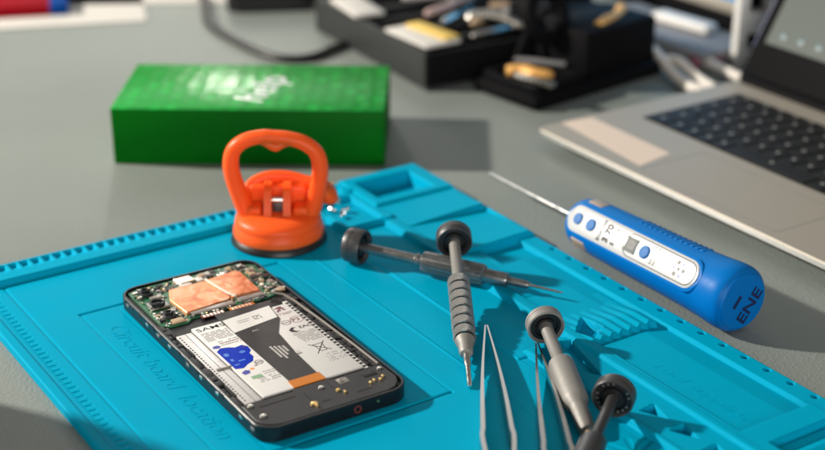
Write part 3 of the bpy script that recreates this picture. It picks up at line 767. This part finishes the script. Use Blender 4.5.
# ------------------------------------------------------------------ tweezers
def tweezers(tip, end, spread, label, bow=2.0, z=4.0):
    tip = Vector(tip); end = Vector(end); d_ = (end - tip).normalized(); nrm = Vector((-d_.y, d_.x, 0)); L = (end - tip).length
    o = empty('tweezers', (*tip[:2], z), label, 'tweezers', group='steel tweezers on the mat')
    for s_ in (-1, 1):
        m = MB(); vs = []; fs = []; N = 40
        for i in range(N + 1):
            t = i / N
            u_ = min(1.0, t / .72); w_ = .5 * (u_ ** 1.05 + .16 * math.sin(math.pi * u_)) if t < .72 else .5 * (1 - ((t - .72) / .28) ** 2) + .04
            off = s_ * (0.5 + spread * w_)
            c = d_ * (t * L) + nrm * off
            hh = 1.0 + 7.0 * min(1, t / .55) ** 1.1; th = .35 + .65 * min(1, t * 1.6)
            if t > .93: hh *= 1.0
            zc = 4.4 - 0.2 * t
            for (dn, dz) in ((-th, -hh / 2), (th, -hh / 2), (th, hh / 2), (-th, hh / 2)):
                p = c + nrm * dn; vs.append((p.x, p.y, zc + dz))
        for i in range(N):
            for k in range(4):
                fs.append([i * 4 + k, i * 4 + (k + 1) % 4, (i + 1) * 4 + (k + 1) % 4, (i + 1) * 4 + k])
        fs += [[3, 2, 1, 0], [N * 4, N * 4 + 1, N * 4 + 2, N * 4 + 3]]
        m.add(vs, fs, 'tweezer_steel'); m.build('arm', o)
    return o
tweezers((207.5, -208.5, 4), (125.6, -334, 4), 12.0, 'steel tweezers lying alone between the knurled screwdriver and the other tweezers')
tweezers((217.5, -237.5, 4), (142.5, -355, 4), 10.5, 'steel tweezers lying right beside the light grey screwdriver')

# ------------------------------------------------------------------ blue electric screwdriver
A5 = Vector((321.5, -145.5, 16.2)); B5 = Vector((321.0, -269.5, 18.4))
o, L = axis_root('electric_screwdriver', A5, B5, 'blue cordless pen screwdriver with white control panel lying on the desk beside the mat', 'electric screwdriver', None)
Mo = o.rotation_euler.to_matrix()
# label normal in local frame
nw = Vector((-0.84, 0.05, 0.545)); nl = Mo.inverted() @ nw; ph0 = math.atan2(nl.y, nl.x)
Lb = L
prof = [(0, -4.5), (6, -4.2), (10.5, -2.8), (13.4, .5), (14.8, 6), (15.4, 16), (15.9, 40), (16.4, 80), (17.2, 105), (18.0, 116), (18.2, 122), (17.4, 126), (15.4, 128.2)]
def body_r(z):
    for i in range(len(prof) - 1):
        if prof[i][1] <= z <= prof[i + 1][1]:
            t = (z - prof[i][1]) / (prof[i + 1][1] - prof[i][1]); return prof[i][0] + t * (prof[i + 1][0] - prof[i][0])
    return 15
pp = catmull([(r_, z_, 0) for r_, z_ in prof], 4)
m = MB(); m.lathe([(max(p.x, 0), p.y) for p in pp], 'blue_plastic', 72); bodyo = m.build('body', o)
m = MB(); m.lathe([(15.5, 127.8), (15.3, 128.6), (14.6, 129.2), (0, 129.35)], 'blue_plastic', 64); endc = m.build('end_cap', o)
Tend = Matrix.Rotation(ph0, 4, 'Z')
m = MB()
# writing on the end cap: local x axis is the panel side
xw = (Mo.inverted() @ Vector((0.62, 0, 0.78))); xa = math.atan2(xw.y, xw.x)
Te = Matrix.Rotation(xa, 4, 'Z')
m.text('ENE', 9.6, 'dark_blue', Te @ Matrix.Translation((0, -5.5, 129.35)), ext=.15, bold=.2, sx=1.2, align='CENTER')
m.box(-6, 1.5, 3.2, 5.4, 129.2, 129.5, 'dark_blue', mtx=Te)
m.build('lettering', endc)
# panel: strips wrapped on the body
def panel_pts(w, z0, z1, n=18):
    r = w / 2; pts = []
    for k in range(n + 1):
        a = math.pi / 2 + math.pi * k / n; pts.append((z0 + r + r * math.cos(a) if False else z0 + r - r * math.sin(math.pi * k / n), r * math.cos(math.pi * k / n)))
    for k in range(n + 1):
        pts.append((z1 - r + r * math.sin(math.pi * k / n), -r * math.cos(math.pi * k / n)))
    return pts
def wrap(w, z0, z1, lift, key, name, par, depth=1.5):
    """pill shaped plate following the barrel"""
    m = MB(); nu, nv = 60, 14; vs = []; fs = []
    r = w / 2
    for i in range(nu + 1):
        zz_ = z0 + (z1 - z0) * (0.5 - 0.5 * math.cos(math.pi * i / nu))
        if zz_ < z0 + r: hw = math.sqrt(max(0, r * r - (z0 + r - zz_) ** 2))
        elif zz_ > z1 - r: hw = math.sqrt(max(0, r * r - (zz_ - z1 + r) ** 2))
        else: hw = r
        hw = max(hw, .01)
        R0 = max(body_r(zz_), 14.0) + lift
        for j in range(nv + 1):
            s_ = -hw + 2 * hw * j / nv; ed = 1 if (j in (0, nv)) or i in (0, nu) else 0
            x_ = math.sqrt(max(1, R0 ** 2 - (s_ * .55) ** 2)) - ed * .4
            vs.append((x_, s_, zz_))
    for i in range(nu):
        for j in range(nv): fs.append([i * (nv + 1) + j, i * (nv + 1) + j + 1, (i + 1) * (nv + 1) + j + 1, (i + 1) * (nv + 1) + j])
    # skirt inward
    b0 = len(vs); border = [j for j in range(nv + 1)] + [i * (nv + 1) + nv for i in range(1, nu + 1)] + [nu * (nv + 1) + j for j in range(nv - 1, -1, -1)] + [i * (nv + 1) for i in range(nu - 1, 0, -1)]
    for i in border: x_, y_, z_ = vs[i]; vs.append((x_ - depth, y_, z_))
    nb_ = len(border)
    for k in range(nb_): fs.append([border[k], border[(k + 1) % nb_], b0 + (k + 1) % nb_, b0 + k])
    m.add(vs, fs, key, True, Tend); return m.build(name, par, sharp=50)
wrap(19.0, 0.5, 112, .15, 'blue_plastic', 'panel_bezel', o, 3)
pn = wrap(15.6, 2.2, 110, .75, 'white_gloss', 'control_panel', o, 3)
def on_panel(z, y, lift=.8): return Tend @ Matrix.Translation((math.sqrt((max(body_r(z), 14) + .75) ** 2 - (y * .55) ** 2) + lift - .8, y, z)) @ Matrix.Rotation(R(90), 4, 'Y')
for z_, r_ in ((12, 3.3), (23.5, 3.5), (69, 3.6)):
    m = MB(); m.lathe([(r_, -.5), (r_, .7), (r_ - .5, 1.1), (0, 1.25)], 'blue_button', 32, on_panel(z_, 0)); m.build('button', pn)
m = MB(); T = on_panel(58, 0, 1.0); m.box(-4.2, 4.2, -4.2, 4.2, -.6, .35, 'lcd_grey', .1, mtx=T)
m.box(-2.6, 1.8, 1.0, 1.9, .35, .42, 'ink_grey', mtx=T); m.box(-2.6, 1.8, -2.2, -1.3, .35, .42, 'ink_grey', mtx=T); m.box(-2.8, -1.9, -2.2, 1.9, .36, .44, 'ink_grey', mtx=T); m.box(1.0, 1.8, -2, 1.9, .36, .44, 'ink_grey', mtx=T)
m.build('display', pn)
m = MB()
def panel_text(body, size, zc, key, bold=0.0):
    tm = MB(); tm.text(body, size, key, Matrix.Identity(4), ext=.03, bold=bold, align='CENTER')
    out = []
    for v in tm.v:
        s_ = -v[0]; z_ = zc - v[1]
        out.append((math.sqrt((max(body_r(z_), 14) + .75) ** 2 - (s_ * .55) ** 2) + .30 + v[2], s_, z_))
    m.add(out, tm.f, key, False, Tend)
panel_text('Brushless', 3.3, 32.6, 'ink_black', .04)
panel_text('3 70', 6.0, 38.3, 'ink_black', .22)
panel_text('S .. 1V', 4.0, 44.4, 'ink_black', .06)
m.build('panel_lettering', pn)
m = MB()
for r_ in range(2):
    for k in range(9): m.box(-.7, .7, -.32, .32, -.1, .3, 'ink_black', mtx=on_panel(75.5 + r_ * 2.6, -5 + k * 1.15))
m.build('button_caption', pn)
m = MB()
for k in range(6):
    a = k * math.pi / 3
    m.lathe([(.9 if k % 2 else 1.2, -.2), (.9 if k % 2 else 1.2, .15), (0, .15)], 'ink_navy' if k % 2 else 'ink_grey', 14, on_panel(96 + 3.6 * math.cos(a), 3.6 * math.sin(a)))
m.lathe([(1.0, -.2), (1.0, .15), (0, .15)], 'ink_grey', 14, on_panel(96, 0))
m.build('dot_mark', pn)
# thin line round the lower half of the panel
m = MB(); n = 24; ptsl = []
for k in range(n + 1): ptsl.append((52.0 + 6.4 - 6.4 * math.sin(math.pi * k / n), 6.4 * math.cos(math.pi * k / n)))
for k in range(n + 1): ptsl.append((108.4 - 6.4 + 6.4 * math.sin(math.pi * k / n), -6.4 * math.cos(math.pi * k / n)))
ptsl2 = []
for i, (z_, y_) in enumerate(ptsl):
    z2, y2 = ptsl[(i + 1) % len(ptsl)]; st_ = max(1, int(math.hypot(z2 - z_, y2 - y_) / 3))
    for k in range(st_): ptsl2.append((z_ + (z2 - z_) * k / st_, y_ + (y2 - y_) * k / st_))
m.tube([Vector((math.sqrt((max(body_r(z_), 14) + .75) ** 2 - (y_ * .55) ** 2) + .06, y_, z_)) for z_, y_ in ptsl2], .2, 'ink_black', 6, mtx=Tend, closed=True)
m.build('panel_outline', pn)
# ridged grip teeth on the far side and two metal clips near the nose
m = MB()
for k in range(13):
    T = Matrix.Rotation(ph0 - R(68), 4, 'Z'); m.box(body_r(50 + k * 4) - .8, body_r(50 + k * 4) + .12, -4, 4, 48 + k * 4, 50.6 + k * 4, 'blue_plastic', .35, mtx=T)
m.build('grip_ribs', o)
for s_ in (-1, 1):
    m = MB(); T = Matrix.Rotation(ph0 + s_ * R(58), 4, 'Z'); m.box(13.5, 15.75, -3.2, 3.2, 7.5, 19, 'nose_metal', .5, mtx=T); m.build('nose_clip', o)
m = MB(); m.lathe([(0, -92), (1.0, -91.6), (1.15, -89), (1.15, -6), (3.4, -5), (3.6, -3.8)], 'steel_bright', 20); m.build('long_bit', o)

# ------------------------------------------------------------------ loose screws in the compartment
for i, (x, y, rz, tl) in enumerate(((219.5, -31.5, 20, 90), (226.5, -27.5, 130, 60), (228.5, -38.0, 250, 90), (222.5, -41.5, 310, 85))):
    m = MB(); T = Matrix.Rotation(R(rz), 4, 'Z') @ Matrix.Rotation(R(tl), 4, 'X')
    m.lathe([(0, 0), (1.8, .2), (1.9, .9), (1.2, 1.2), (.8, 1.3), (.8, 4.4), (0, 4.8)], 'steel_bright', 18, T)
    s_ = m.build('small_screw', loc=(x, y, 6.6))
    tag(s_, 'tiny loose steel screw in the small parts tray behind the orange suction cup', 'screw', 'loose screws in the parts tray')

# ------------------------------------------------------------------ laptop
lp = empty('laptop', (400, 1.5, 0), 'open silver laptop with black keys standing at the right', 'laptop')
W_ = 330; D_ = 205
m = MB()
top = rrect(0, D_, -W_, 0, 7, 6)
bot = rrect(16, D_ - 6, -W_ + 16, -16, 7, 6)
n = len(top)
vs = [(*p, 2.4) for p in bot] + [(*p, 9.3) for p in top] + [(*p, 12.0) for p in top] + [(*p, 13.0) for p in inset(top, .9)]
m.add(vs, [[r_ * n + i, r_ * n + (i + 1) % n, (r_ + 1) * n + (i + 1) % n, (r_ + 1) * n + i] for r_ in (1,) for i in range(n)], 'alu_edge')
m.add(vs, [[i, (i + 1) % n, n + (i + 1) % n, n + i] for i in range(n)], 'plastic_grey')
m.add(vs, [[2 * n + i, 2 * n + (i + 1) % n, 3 * n + (i + 1) % n, 3 * n + i] for i in range(n)] + [[3 * n + i for i in range(n)]], 'silver_alu')
m.add(vs, [[i for i in range(n - 1, -1, -1)]], 'black_plastic')
m.build('base', lp)
for x in (28, D_ - 28):
    for y in (-30, -W_ + 30):
        m = MB(); m.lathe([(5, 0), (5, 2.4)], 'rubber_black', 16, Matrix.Translation((x, y, .05))); m.build('rubber_foot', lp)
m = MB(); m.box(74, 166, -24, -W_ + 24, 13.02, 13.12, 'key_well'); kb = m.build('keyboard', lp)
m = MB()
rows = [(75.5, 14.5), (91.5, 15), (108, 15), (124.5, 15), (141, 15), (157.5, 7.5)]
for x0, w in rows:
    y = -25.5; first = True
    while y > -W_ + 30:
        kw = 12.6 if not first else rnd.choice([18, 22, 15]); first = False
        if x0 == 75.5 and -175 < y < -95 and True: kw = 70 if y > -108 else 12.6
        m.box(x0, x0 + w, y, y - kw, 13.12, 14.0, 'key_black', .35, seg=1)
        cx, cy = x0 + w * .6, y - kw * .5
        m.box(cx - 1.2, cx + 1.6, cy - 1.2, cy + 1.2, 14.0, 14.04, 'key_legend')
        y -= kw + 1.5
ks = m.build('keys', kb); ks['kind'] = 'stuff'
m = MB(); m.ring(rrect(8, 62, -215, -97, 3, 4), rrect(8.5, 61.5, -214.5, -97.5, 3, 4), 13.0, 13.08, 'plastic_grey'); m.build('touchpad', lp)
m = MB(); m.prism([(21, -2), (45, -5), (43, -87), (12, -93)], 13.02, 13.12, 'sticker_beige'); m.build('palm_sticker', lp)
m = MB(); m.tube([(191, -6, 13.6), (191, -W_ + 6, 13.6)], 5.0, 'station_black', 16); m.build('hinge', lp)
# lid leaning back
Ts = Matrix.Translation((192, 0, 14)) @ Matrix.Rotation(R(30), 4, 'Y')
m = MB(); m.box(-1.5, 3.5, 1, -W_, -2, 212, 'station_black', 1.2, mtx=Ts)
m.build('screen_lid', lp)
m = MB(); m.box(-2.0, -1.55, -8, -W_ + 8, 30, 204, 'screen_dim', mtx=Ts)
m.build('screen', lp)
m = MB(); m.box(-1.9, 3.8, .6, 2.2, 24, 212, 'dark_blue', .3, mtx=Ts)
m.build('lid_edge', lp)
for k in range(5):
    m = MB(); m.box(-2.2, -2.0, -18 - k * 17, -24 - k * 17, 36, 41, 'screen_icon', .05, mtx=Ts); m.build('screen_icon', lp)

# ------------------------------------------------------------------ background: parts organiser
bo_ = empty('tool_box', dk(11, 1066, 0), 'open dark grey tool tray full of small tools behind the green box', 'tool box', rot=(0, 0, HEAD + R(29.5)))
w1, l1, hh = 190, 190, 29
m = MB()
m.box(0, w1, 0, l1, .2, 3, 'box_grey', .4)
m.box(0, w1, 0, 4, 3, hh, 'station_black', 1); m.box(0, 4, 4.1, l1 - 4.1, 3, hh, 'box_grey', 1); m.box(w1 - 4, w1, 4.1, l1 - 4.1, 3, hh, 'box_grey', 1); m.box(0, w1, l1 - 4, l1, 3, hh, 'box_grey', 1)
m.build('box_shell', bo_)
m = MB(); m.box(4.2, w1 - 4.2, 4.2, l1 - 4.2, 3, 20, 'station_black', .5)
for k in range(4): m.box(6, w1 - 6, 40 + k * 34, 43 + k * 34, 20, 26, 'box_grey', .4)
m.build('insert', bo_)
Bm = Matrix.Translation(Vector(dk(11, 1066, 0))) @ Matrix.Rotation(HEAD + R(29.5), 4, 'Z')
def bpos(x, y, z): v = Bm @ Vector((x, y, z)); return (v.x, v.y, v.z)
def thing_box(name, label, cat, loc, rz, sx, sy, sz, key, bev=1.0, group=None, top=None):
    m = MB(); m.box(-sx / 2, sx / 2, -sy / 2, sy / 2, 0, sz, key, bev)
    if top: m.box(-sx / 2 + 2, sx / 2 - 2, -sy / 2 + 2, sy / 2 - sy * .55, sz, sz + .3, top)
    o_ = m.build(name, loc=loc, rot=(0, 0, rz)); return tag(o_, label, cat, group)
rb = HEAD + R(29.5)
thing_box('paper_pad', 'cream note pad with a yellow cover lying on the front corner of the tool tray', 'note pad', bpos(20, 42, 29.1), rb + R(4), 32, 58, 2.5, 'paper', .4)
m = MB(); m.box(-7, 7, -26, 24, 0, 2.2, 'yellow_paper', .5); tag(m.build('yellow_packet', loc=bpos(29, 44, 31.7), rot=(0, 0, rb + R(8))), 'yellow packet on top of the cream note pad', 'packet')
thing_box('white_packet', 'white packet lying on the far end of the tool tray', 'packet', bpos(14, 140, 29.1), rb - R(5), 26, 56, 3, 'paper', .6)
for i, (x, y, a_, L_, k_) in enumerate(((60, 22, 8, 78, 'steel'), (80, 55, 15, 90, 'ceramic_tan'), (88, 76, -8, 96, 'steel'), (62, 96, 22, 80, 'pale_pink'), (110, 34, -14, 74, 'steel_bright'), (98, 120, 5, 100, 'steel'), (70, 150, -12, 80, 'paper'), (60, 66, 34, 60, 'steel_bright'), (112, 60, 24, 62, 'paper'), (120, 92, -30, 58, 'ceramic_tan'))):
    m = MB(); m.lathe([(0, 0), (2.4, 1), (3.4, 6), (3.4, L_ * .45), (1.8, L_ * .5), (1.3, L_ - 4), (0, L_)], k_, 16, Matrix.Rotation(R(90), 4, 'Y'))
    place = ('nearest the front wall', 'second from the front wall', 'in the middle of the row', 'with a pinkish handle', 'bright one near the black holder', 'second from the far wall', 'white handled, at the far wall', 'short bright one beside the yellow packet', 'pale one crossing the middle', 'tan handled, steeply turned')[i]
    tag(m.build('hand_tool', loc=bpos(x - 8, y, 29.5), rot=(0, 0, rb + R(a_))), 'small metal hand tool lying in the tray, ' + place, 'hand tool', 'hand tools in the dark tray')
m = MB(); m.box(-60, 60, -30, 30, 0, 26, 'rim_black', 3); tag(m.build('green_bottle_case', loc=bpos(100, 225, 0), rot=(0, 0, rb)), 'dark case standing behind the tool tray', 'case')
m = MB(); m.lathe([(0, 0), (22, 0), (22, 60), (14, 72), (8, 76), (8, 90), (0, 90)], 'ink_green', 32)
# (the teal jar seen in soft focus at the top edge)
mk('dark_teal', (0.03, 0.11, 0.09), 0.35)
m.mats = ['dark_teal']; tag(m.build('teal_jar', loc=dk(45, 1275, 0)), 'dark teal jar standing behind the tool tray', 'jar')

# ------------------------------------------------------------------ soldering station tray
rs = HEAD + R(40.5)
so = empty('soldering_station', dk(89, 1019, 0), 'black soldering iron stand with an open brass cleaner tray', 'soldering stand', rot=(0, 0, rs))
Sm = Matrix.Translation(Vector(dk(89, 1019, 0))) @ Matrix.Rotation(rs, 4, 'Z')
def spos(x, y, z): v = Sm @ Vector((x, y, z)); return (v.x, v.y, v.z)
m = MB(); m.box(0, 138, 0, 66, .2, 11, 'station_black', 2.5); m.build('base', so)
m = MB(); O_ = rrect(3, 58, 4, 62, 5, 5); I_ = rrect(7, 54, 9, 57, 3, 5); m.ring(O_, I_, 11, 17, 'station_black', bev=.3); m.build('tray_rim', so)
m = MB(); m.prism([(66, 0), (138, 0), (138, 42), (110, 52), (84, 34), (66, 14)], 10.8, 15, 'station_black', mtx=Matrix.Translation((0, 8, 0)))
m.box(60, 138, 8, 62, 11, 46, 'station_black', 3); m.box(86, 138, 63, 120, 0.3, 44, 'station_black', 3)
m.build('holder_block', so)
m = MB(); P_ = catmull([(38, 62, 12), (52, 60, 40), (74, 52, 58), (98, 42, 60)], 6)
m.tube(P_, [3] * len(P_), 'station_black', 10)
c_ = [Vector((58 + 17 * math.cos(k * .314), 50 + 6 * math.sin(k * .314), 52 + 17 * math.sin(k * .314))) for k in range(20)]
m.tube(c_, 6, 'station_black', 12, closed=True); m.build('spool_ring', so)
m = MB(); m.tube(catmull([(84, 20, 44), (100, 24, 46), (116, 30, 44), (130, 38, 46)], 5), 4.5, 'brass_sponge', 10); m.build('brass_rail', so)
m = MB(); vs = []
m.tube(catmull([(-17, -1, 5), (-6, 3, 6), (6, -2, 6), (18, 2, 5)], 6), [5, 6, 6.6, 6, 6.8, 6.3, 6, 6.6, 7, 6.4, 6, 6.6, 6.8, 6, 6.3, 6, 5.6, 5, 4], 'brass_sponge', 12, flat=.7)
tag(m.build('brass_wool', loc=spos(26, 34, 11), rot=(0, 0, rs - R(62))), 'golden brass wool lying in the black stand tray', 'brass wool')
m = MB(); m.box(-18, 18, -3, 3, 0, 4, 'steel', 1); tag(m.build('steel_clip', loc=spos(12, 14, 17), rot=(0, 0, rs + R(96))), 'shiny steel clip on the left rim of the black stand tray', 'clip')
m = MB(); m.box(-20, 20, -3, 3, 0, 3, 'plastic_grey', 1); tag(m.build('grey_bar', loc=spos(48, 44, 17), rot=(0, 0, rs - R(60))), 'grey bar across the far rim of the black stand tray', 'bar')
m = MB(); m.tube(catmull([(-26, 0, 2), (-8, 3, 6), (10, 1, 6), (26, -3, 3)], 6), [3, 4.5, 5, 5, 5, 5, 5, 5, 4.8, 4.6, 4.4, 4, 4, 3.8, 3.6, 3.4, 3.2, 3, 2], 'steel', 12)
tag(m.build('metal_scoop', loc=dk(66, 1150, 27), rot=(0, 0, HEAD - R(28))), 'silver curved tool resting between tray and black stand', 'scoop')

# cables
m = MB(); m.tube(catmull([dk(-215, 1400, 3.2), dk(-190, 1318, 3.2), dk(-176, 1245, 3.2), dk(-148, 1192, 3.2), dk(-112, 1146, 3.2), dk(-84, 1142, 3.2), dk(-62, 1172, 3.2), dk(-36, 1210, 3.5), dk(-20, 1255, 3.5)], 8), 3.2, 'cable_black', 12)
tag(m.build('power_cable', None), 'thick black cable looping on the desk behind the green box', 'cable')
m = MB(); m.tube(catmull([dk(-120, 1380, 3), dk(-98, 1315, 3), dk(-70, 1262, 3), dk(-40, 1240, 5), dk(-10, 1232, 8)], 8), 2.8, 'cable_black', 12)
tag(m.build('power_cable', None), 'straighter black cable running from the adapter to the tool tray', 'cable')
ad = empty('power_adapter', dk(-118, 1315, 0), 'black rounded adapter at the top edge of the picture', 'adapter', rot=(0, 0, HEAD + R(8)))
m = MB(); m.prism(rrect(-50, 50, -28, 28, 16, 6), .2, 24, 'black_plastic', bev=5); m.build('shell', ad)
m = MB(); m.lathe([(5, 0), (4, 12)], 'rubber_black', 14, Matrix.Translation((48, -8, 12)) @ Matrix.Rotation(R(90), 4, 'Y')); m.build('cable_sleeve', ad)

# papers, red and blue cards
m = MB(); m.box(-190, 190, -110, 110, .3, 1.0, 'paper'); tag(m.build('paper_sheet', loc=dk(-440, 1325, 0), rot=(0, 0, HEAD + R(12))), 'white paper sheet under the red card at upper left', 'paper')
m = MB(); m.box(-160, 160, -100, 100, .3, 1.0, 'paper'); tag(m.build('paper_sheet', loc=dk(-170, 1416, 0), rot=(0, 0, HEAD + R(3))), 'white paper sheet at the top edge between red card and adapter', 'paper')
rc = empty('red_book', dk(-382, 1322, 1.1), 'red booklet with blue spine lying on white paper', 'booklet', rot=(0, 0, HEAD + R(12)))
m = MB(); m.box(-70, 52, -62, 60, 0, 9, 'red_card', .6); m.build('cover', rc)
m = MB(); m.box(52.1, 68, -62, 60, 0, 9.3, 'blue_card', .6); m.build('spine', rc)

# white slotted post, monitor, bits behind the laptop
po = empty('slotted_post', dk(266, 1125, 0), 'white slotted upright post behind the laptop', 'post', rot=(0, 0, HEAD + R(10)))
m = MB()
m.box(-15, -7, -6, 6, 0, 420, 'post_white', .5); m.box(7, 15, -6, 6, 0, 420, 'post_white', .5)
z_ = 0
for k in range(14): m.box(-6.99, 6.99, -6, 6, k * 30, k * 30 + 17, 'post_white')
m.build('post_body', po)
m = MB(); m.box(-14, 14, 6.2, 8, 0, 420, 'station_black'); m.build('post_backing', po)
mo = empty('monitor', (692, 165, 0), 'dark framed display with bright blue picture at upper right', 'monitor', rot=(0, 0, 0))
m = MB(); m.box(14.2, 90, -150, 150, 0.2, 8, 'plastic_grey', 2); m.build('foot', mo)
m = MB(); m.box(0, 14, -190, 190, 0.3, 19, 'station_black', 1.5); m.build('lower_bezel', mo)
m = MB(); m.box(2, 14, -190, 190, 19.2, 30, 'silver_alu', 1); m.build('silver_trim', mo)
m = MB(); m.box(3, 14, -190, 190, 30.2, 240, 'screen_blue', 1); m.build('screen', mo)
gb_ = MB(); gb_.box(-30, 30, -75, 75, 0, 13, 'plastic_grey', 2); tag(gb_.build('grey_module', loc=(642, 135, 0.2), rot=(0, 0, R(0))), 'grey flat module on the desk in front of the display', 'module')
thing_box('white_remote', 'long white plastic piece lying on the grey module', 'plastic piece', (652, 128, 13.4), R(96), 60, 16, 8, 'post_white', 3)
thing_box('red_eraser', 'dull red small block beside the white post', 'block', dk(232, 1128, 0.2), HEAD, 26, 12, 9, 'ink_maroon', 2)
m = MB(); m.tube(catmull([dk(176, 1215, 5), dk(187, 1175, 6), dk(191, 1130, 12), dk(199, 1092, 7), dk(207, 1066, 5), dk(220, 1052, 5)], 8), 4.2, 'cable_white', 12)
m.tube(catmull([dk(192, 1130, 5), dk(204, 1100, 14), dk(216, 1076, 8), dk(226, 1060, 5)], 8), 3.6, 'cable_white', 12)
tag(m.build('white_cable', None), 'doubled white cable lying against the right end of the black stand', 'cable')
m = MB(); m.tube(catmull([dk(212, 1190, 5), dk(222, 1150, 6), dk(236, 1112, 6), dk(248, 1085, 6), dk(262, 1066, 6)], 8), 4.0, 'cable_white', 12)
tag(m.build('white_cable', None), 'single white cable running behind the laptop hinge to the white post', 'cable')

# unseen bottle shape added left of the frame to shade the near left corner
m = MB(); m.lathe([(0, 0), (38, 0), (40, 2), (40, 58), (39.5, 74), (36.5, 92), (31, 110), (25, 128), (18, 150), (15, 165), (15, 215), (0, 215)], 'caster_brown', 48)
tag(m.build('shadow_caster', loc=dk(-305, 608, 0.1)), 'unseen bottle shape added left of the mat to cast a shadow', 'bottle')

# ------------------------------------------------------------------ light
def area(name, pos, target, size, power, color, sy=None):
    l = bpy.data.lights.new(name, 'AREA'); l.energy = power; l.color = color; l.size = size
    if sy: l.shape = 'RECTANGLE'; l.size_y = sy
    else: l.shape = 'DISK'
    o_ = bpy.data.objects.new(name, l); COL.objects.link(o_); o_.location = pos
    o_.rotation_euler = (Vector(target) - Vector(pos)).to_track_quat('-Z', 'Y').to_euler(); return o_
tgt = Vector((0.2, -0.1, 0))
Ld = Vector((-46.5, 49.5, 38.0)).normalized()
area('key_lamp', tgt + Ld * 1.8, tgt, 0.075, 49, (1.0, 0.93, 0.82))
def heading(az, el, dist):   # azimuth right of the viewer's heading
    a_ = R(az); X = math.sin(a_) * math.cos(R(el)) * dist * 1000; Y = math.cos(a_) * math.cos(R(el)) * dist * 1000
    p = dk(X, Y + 700, math.sin(R(el)) * dist * 1000); return Vector(p) * MM
area('window_light', heading(-20, 28, 3.0), tgt, 2.6, 10, (0.97, 0.985, 1.0), 1.3)
area('slit_window', heading(-10.8, 16.0, 2.6), tgt, 0.06, 3.4, (1.0, 0.97, 0.85), 0.5)
area('overhead_fill', Vector((0.9, -1.4, 2.4)), tgt, 1.8, 3, (1.0, 0.95, 0.88))  # weak fill lamp added overhead on the camera side, out of view
area('front_fill', heading(172, 14, 2.6), tgt, 1.6, 33, (1.0, 0.97, 0.92), 0.7)  # low fill lamp added behind the camera to brighten front-facing sides
w = bpy.data.worlds.new('World'); S.world = w; w.use_nodes = True
bg = w.node_tree.nodes['Background']; bg.inputs[0].default_value = (0.78, 0.71, 0.60, 1); bg.inputs[1].default_value = 0.17

# ------------------------------------------------------------------ camera
cd = bpy.data.cameras.new('camera'); cam = bpy.data.objects.new('camera', cd); COL.objects.link(cam)
cam.location = (-0.1916, -0.750, 0.360)
pitch = math.atan(656 / 1490)
cam.rotation_euler = (math.pi / 2 - pitch, 0, HEAD)
cd.lens = 36 * 1490 / 825; cd.sensor_width = 36; cd.clip_start = 0.02; cd.clip_end = 50
cd.dof.use_dof = True; cd.dof.focus_distance = 0.735; cd.dof.aperture_fstop = 5.2; cd.dof.aperture_blades = 9
S.camera = cam
S.view_settings.view_transform = 'Standard'; S.view_settings.look = 'None'; S.view_settings.exposure = 0.14; S.view_settings.gamma = 1
S.render.resolution_x = 1024; S.render.resolution_y = 559
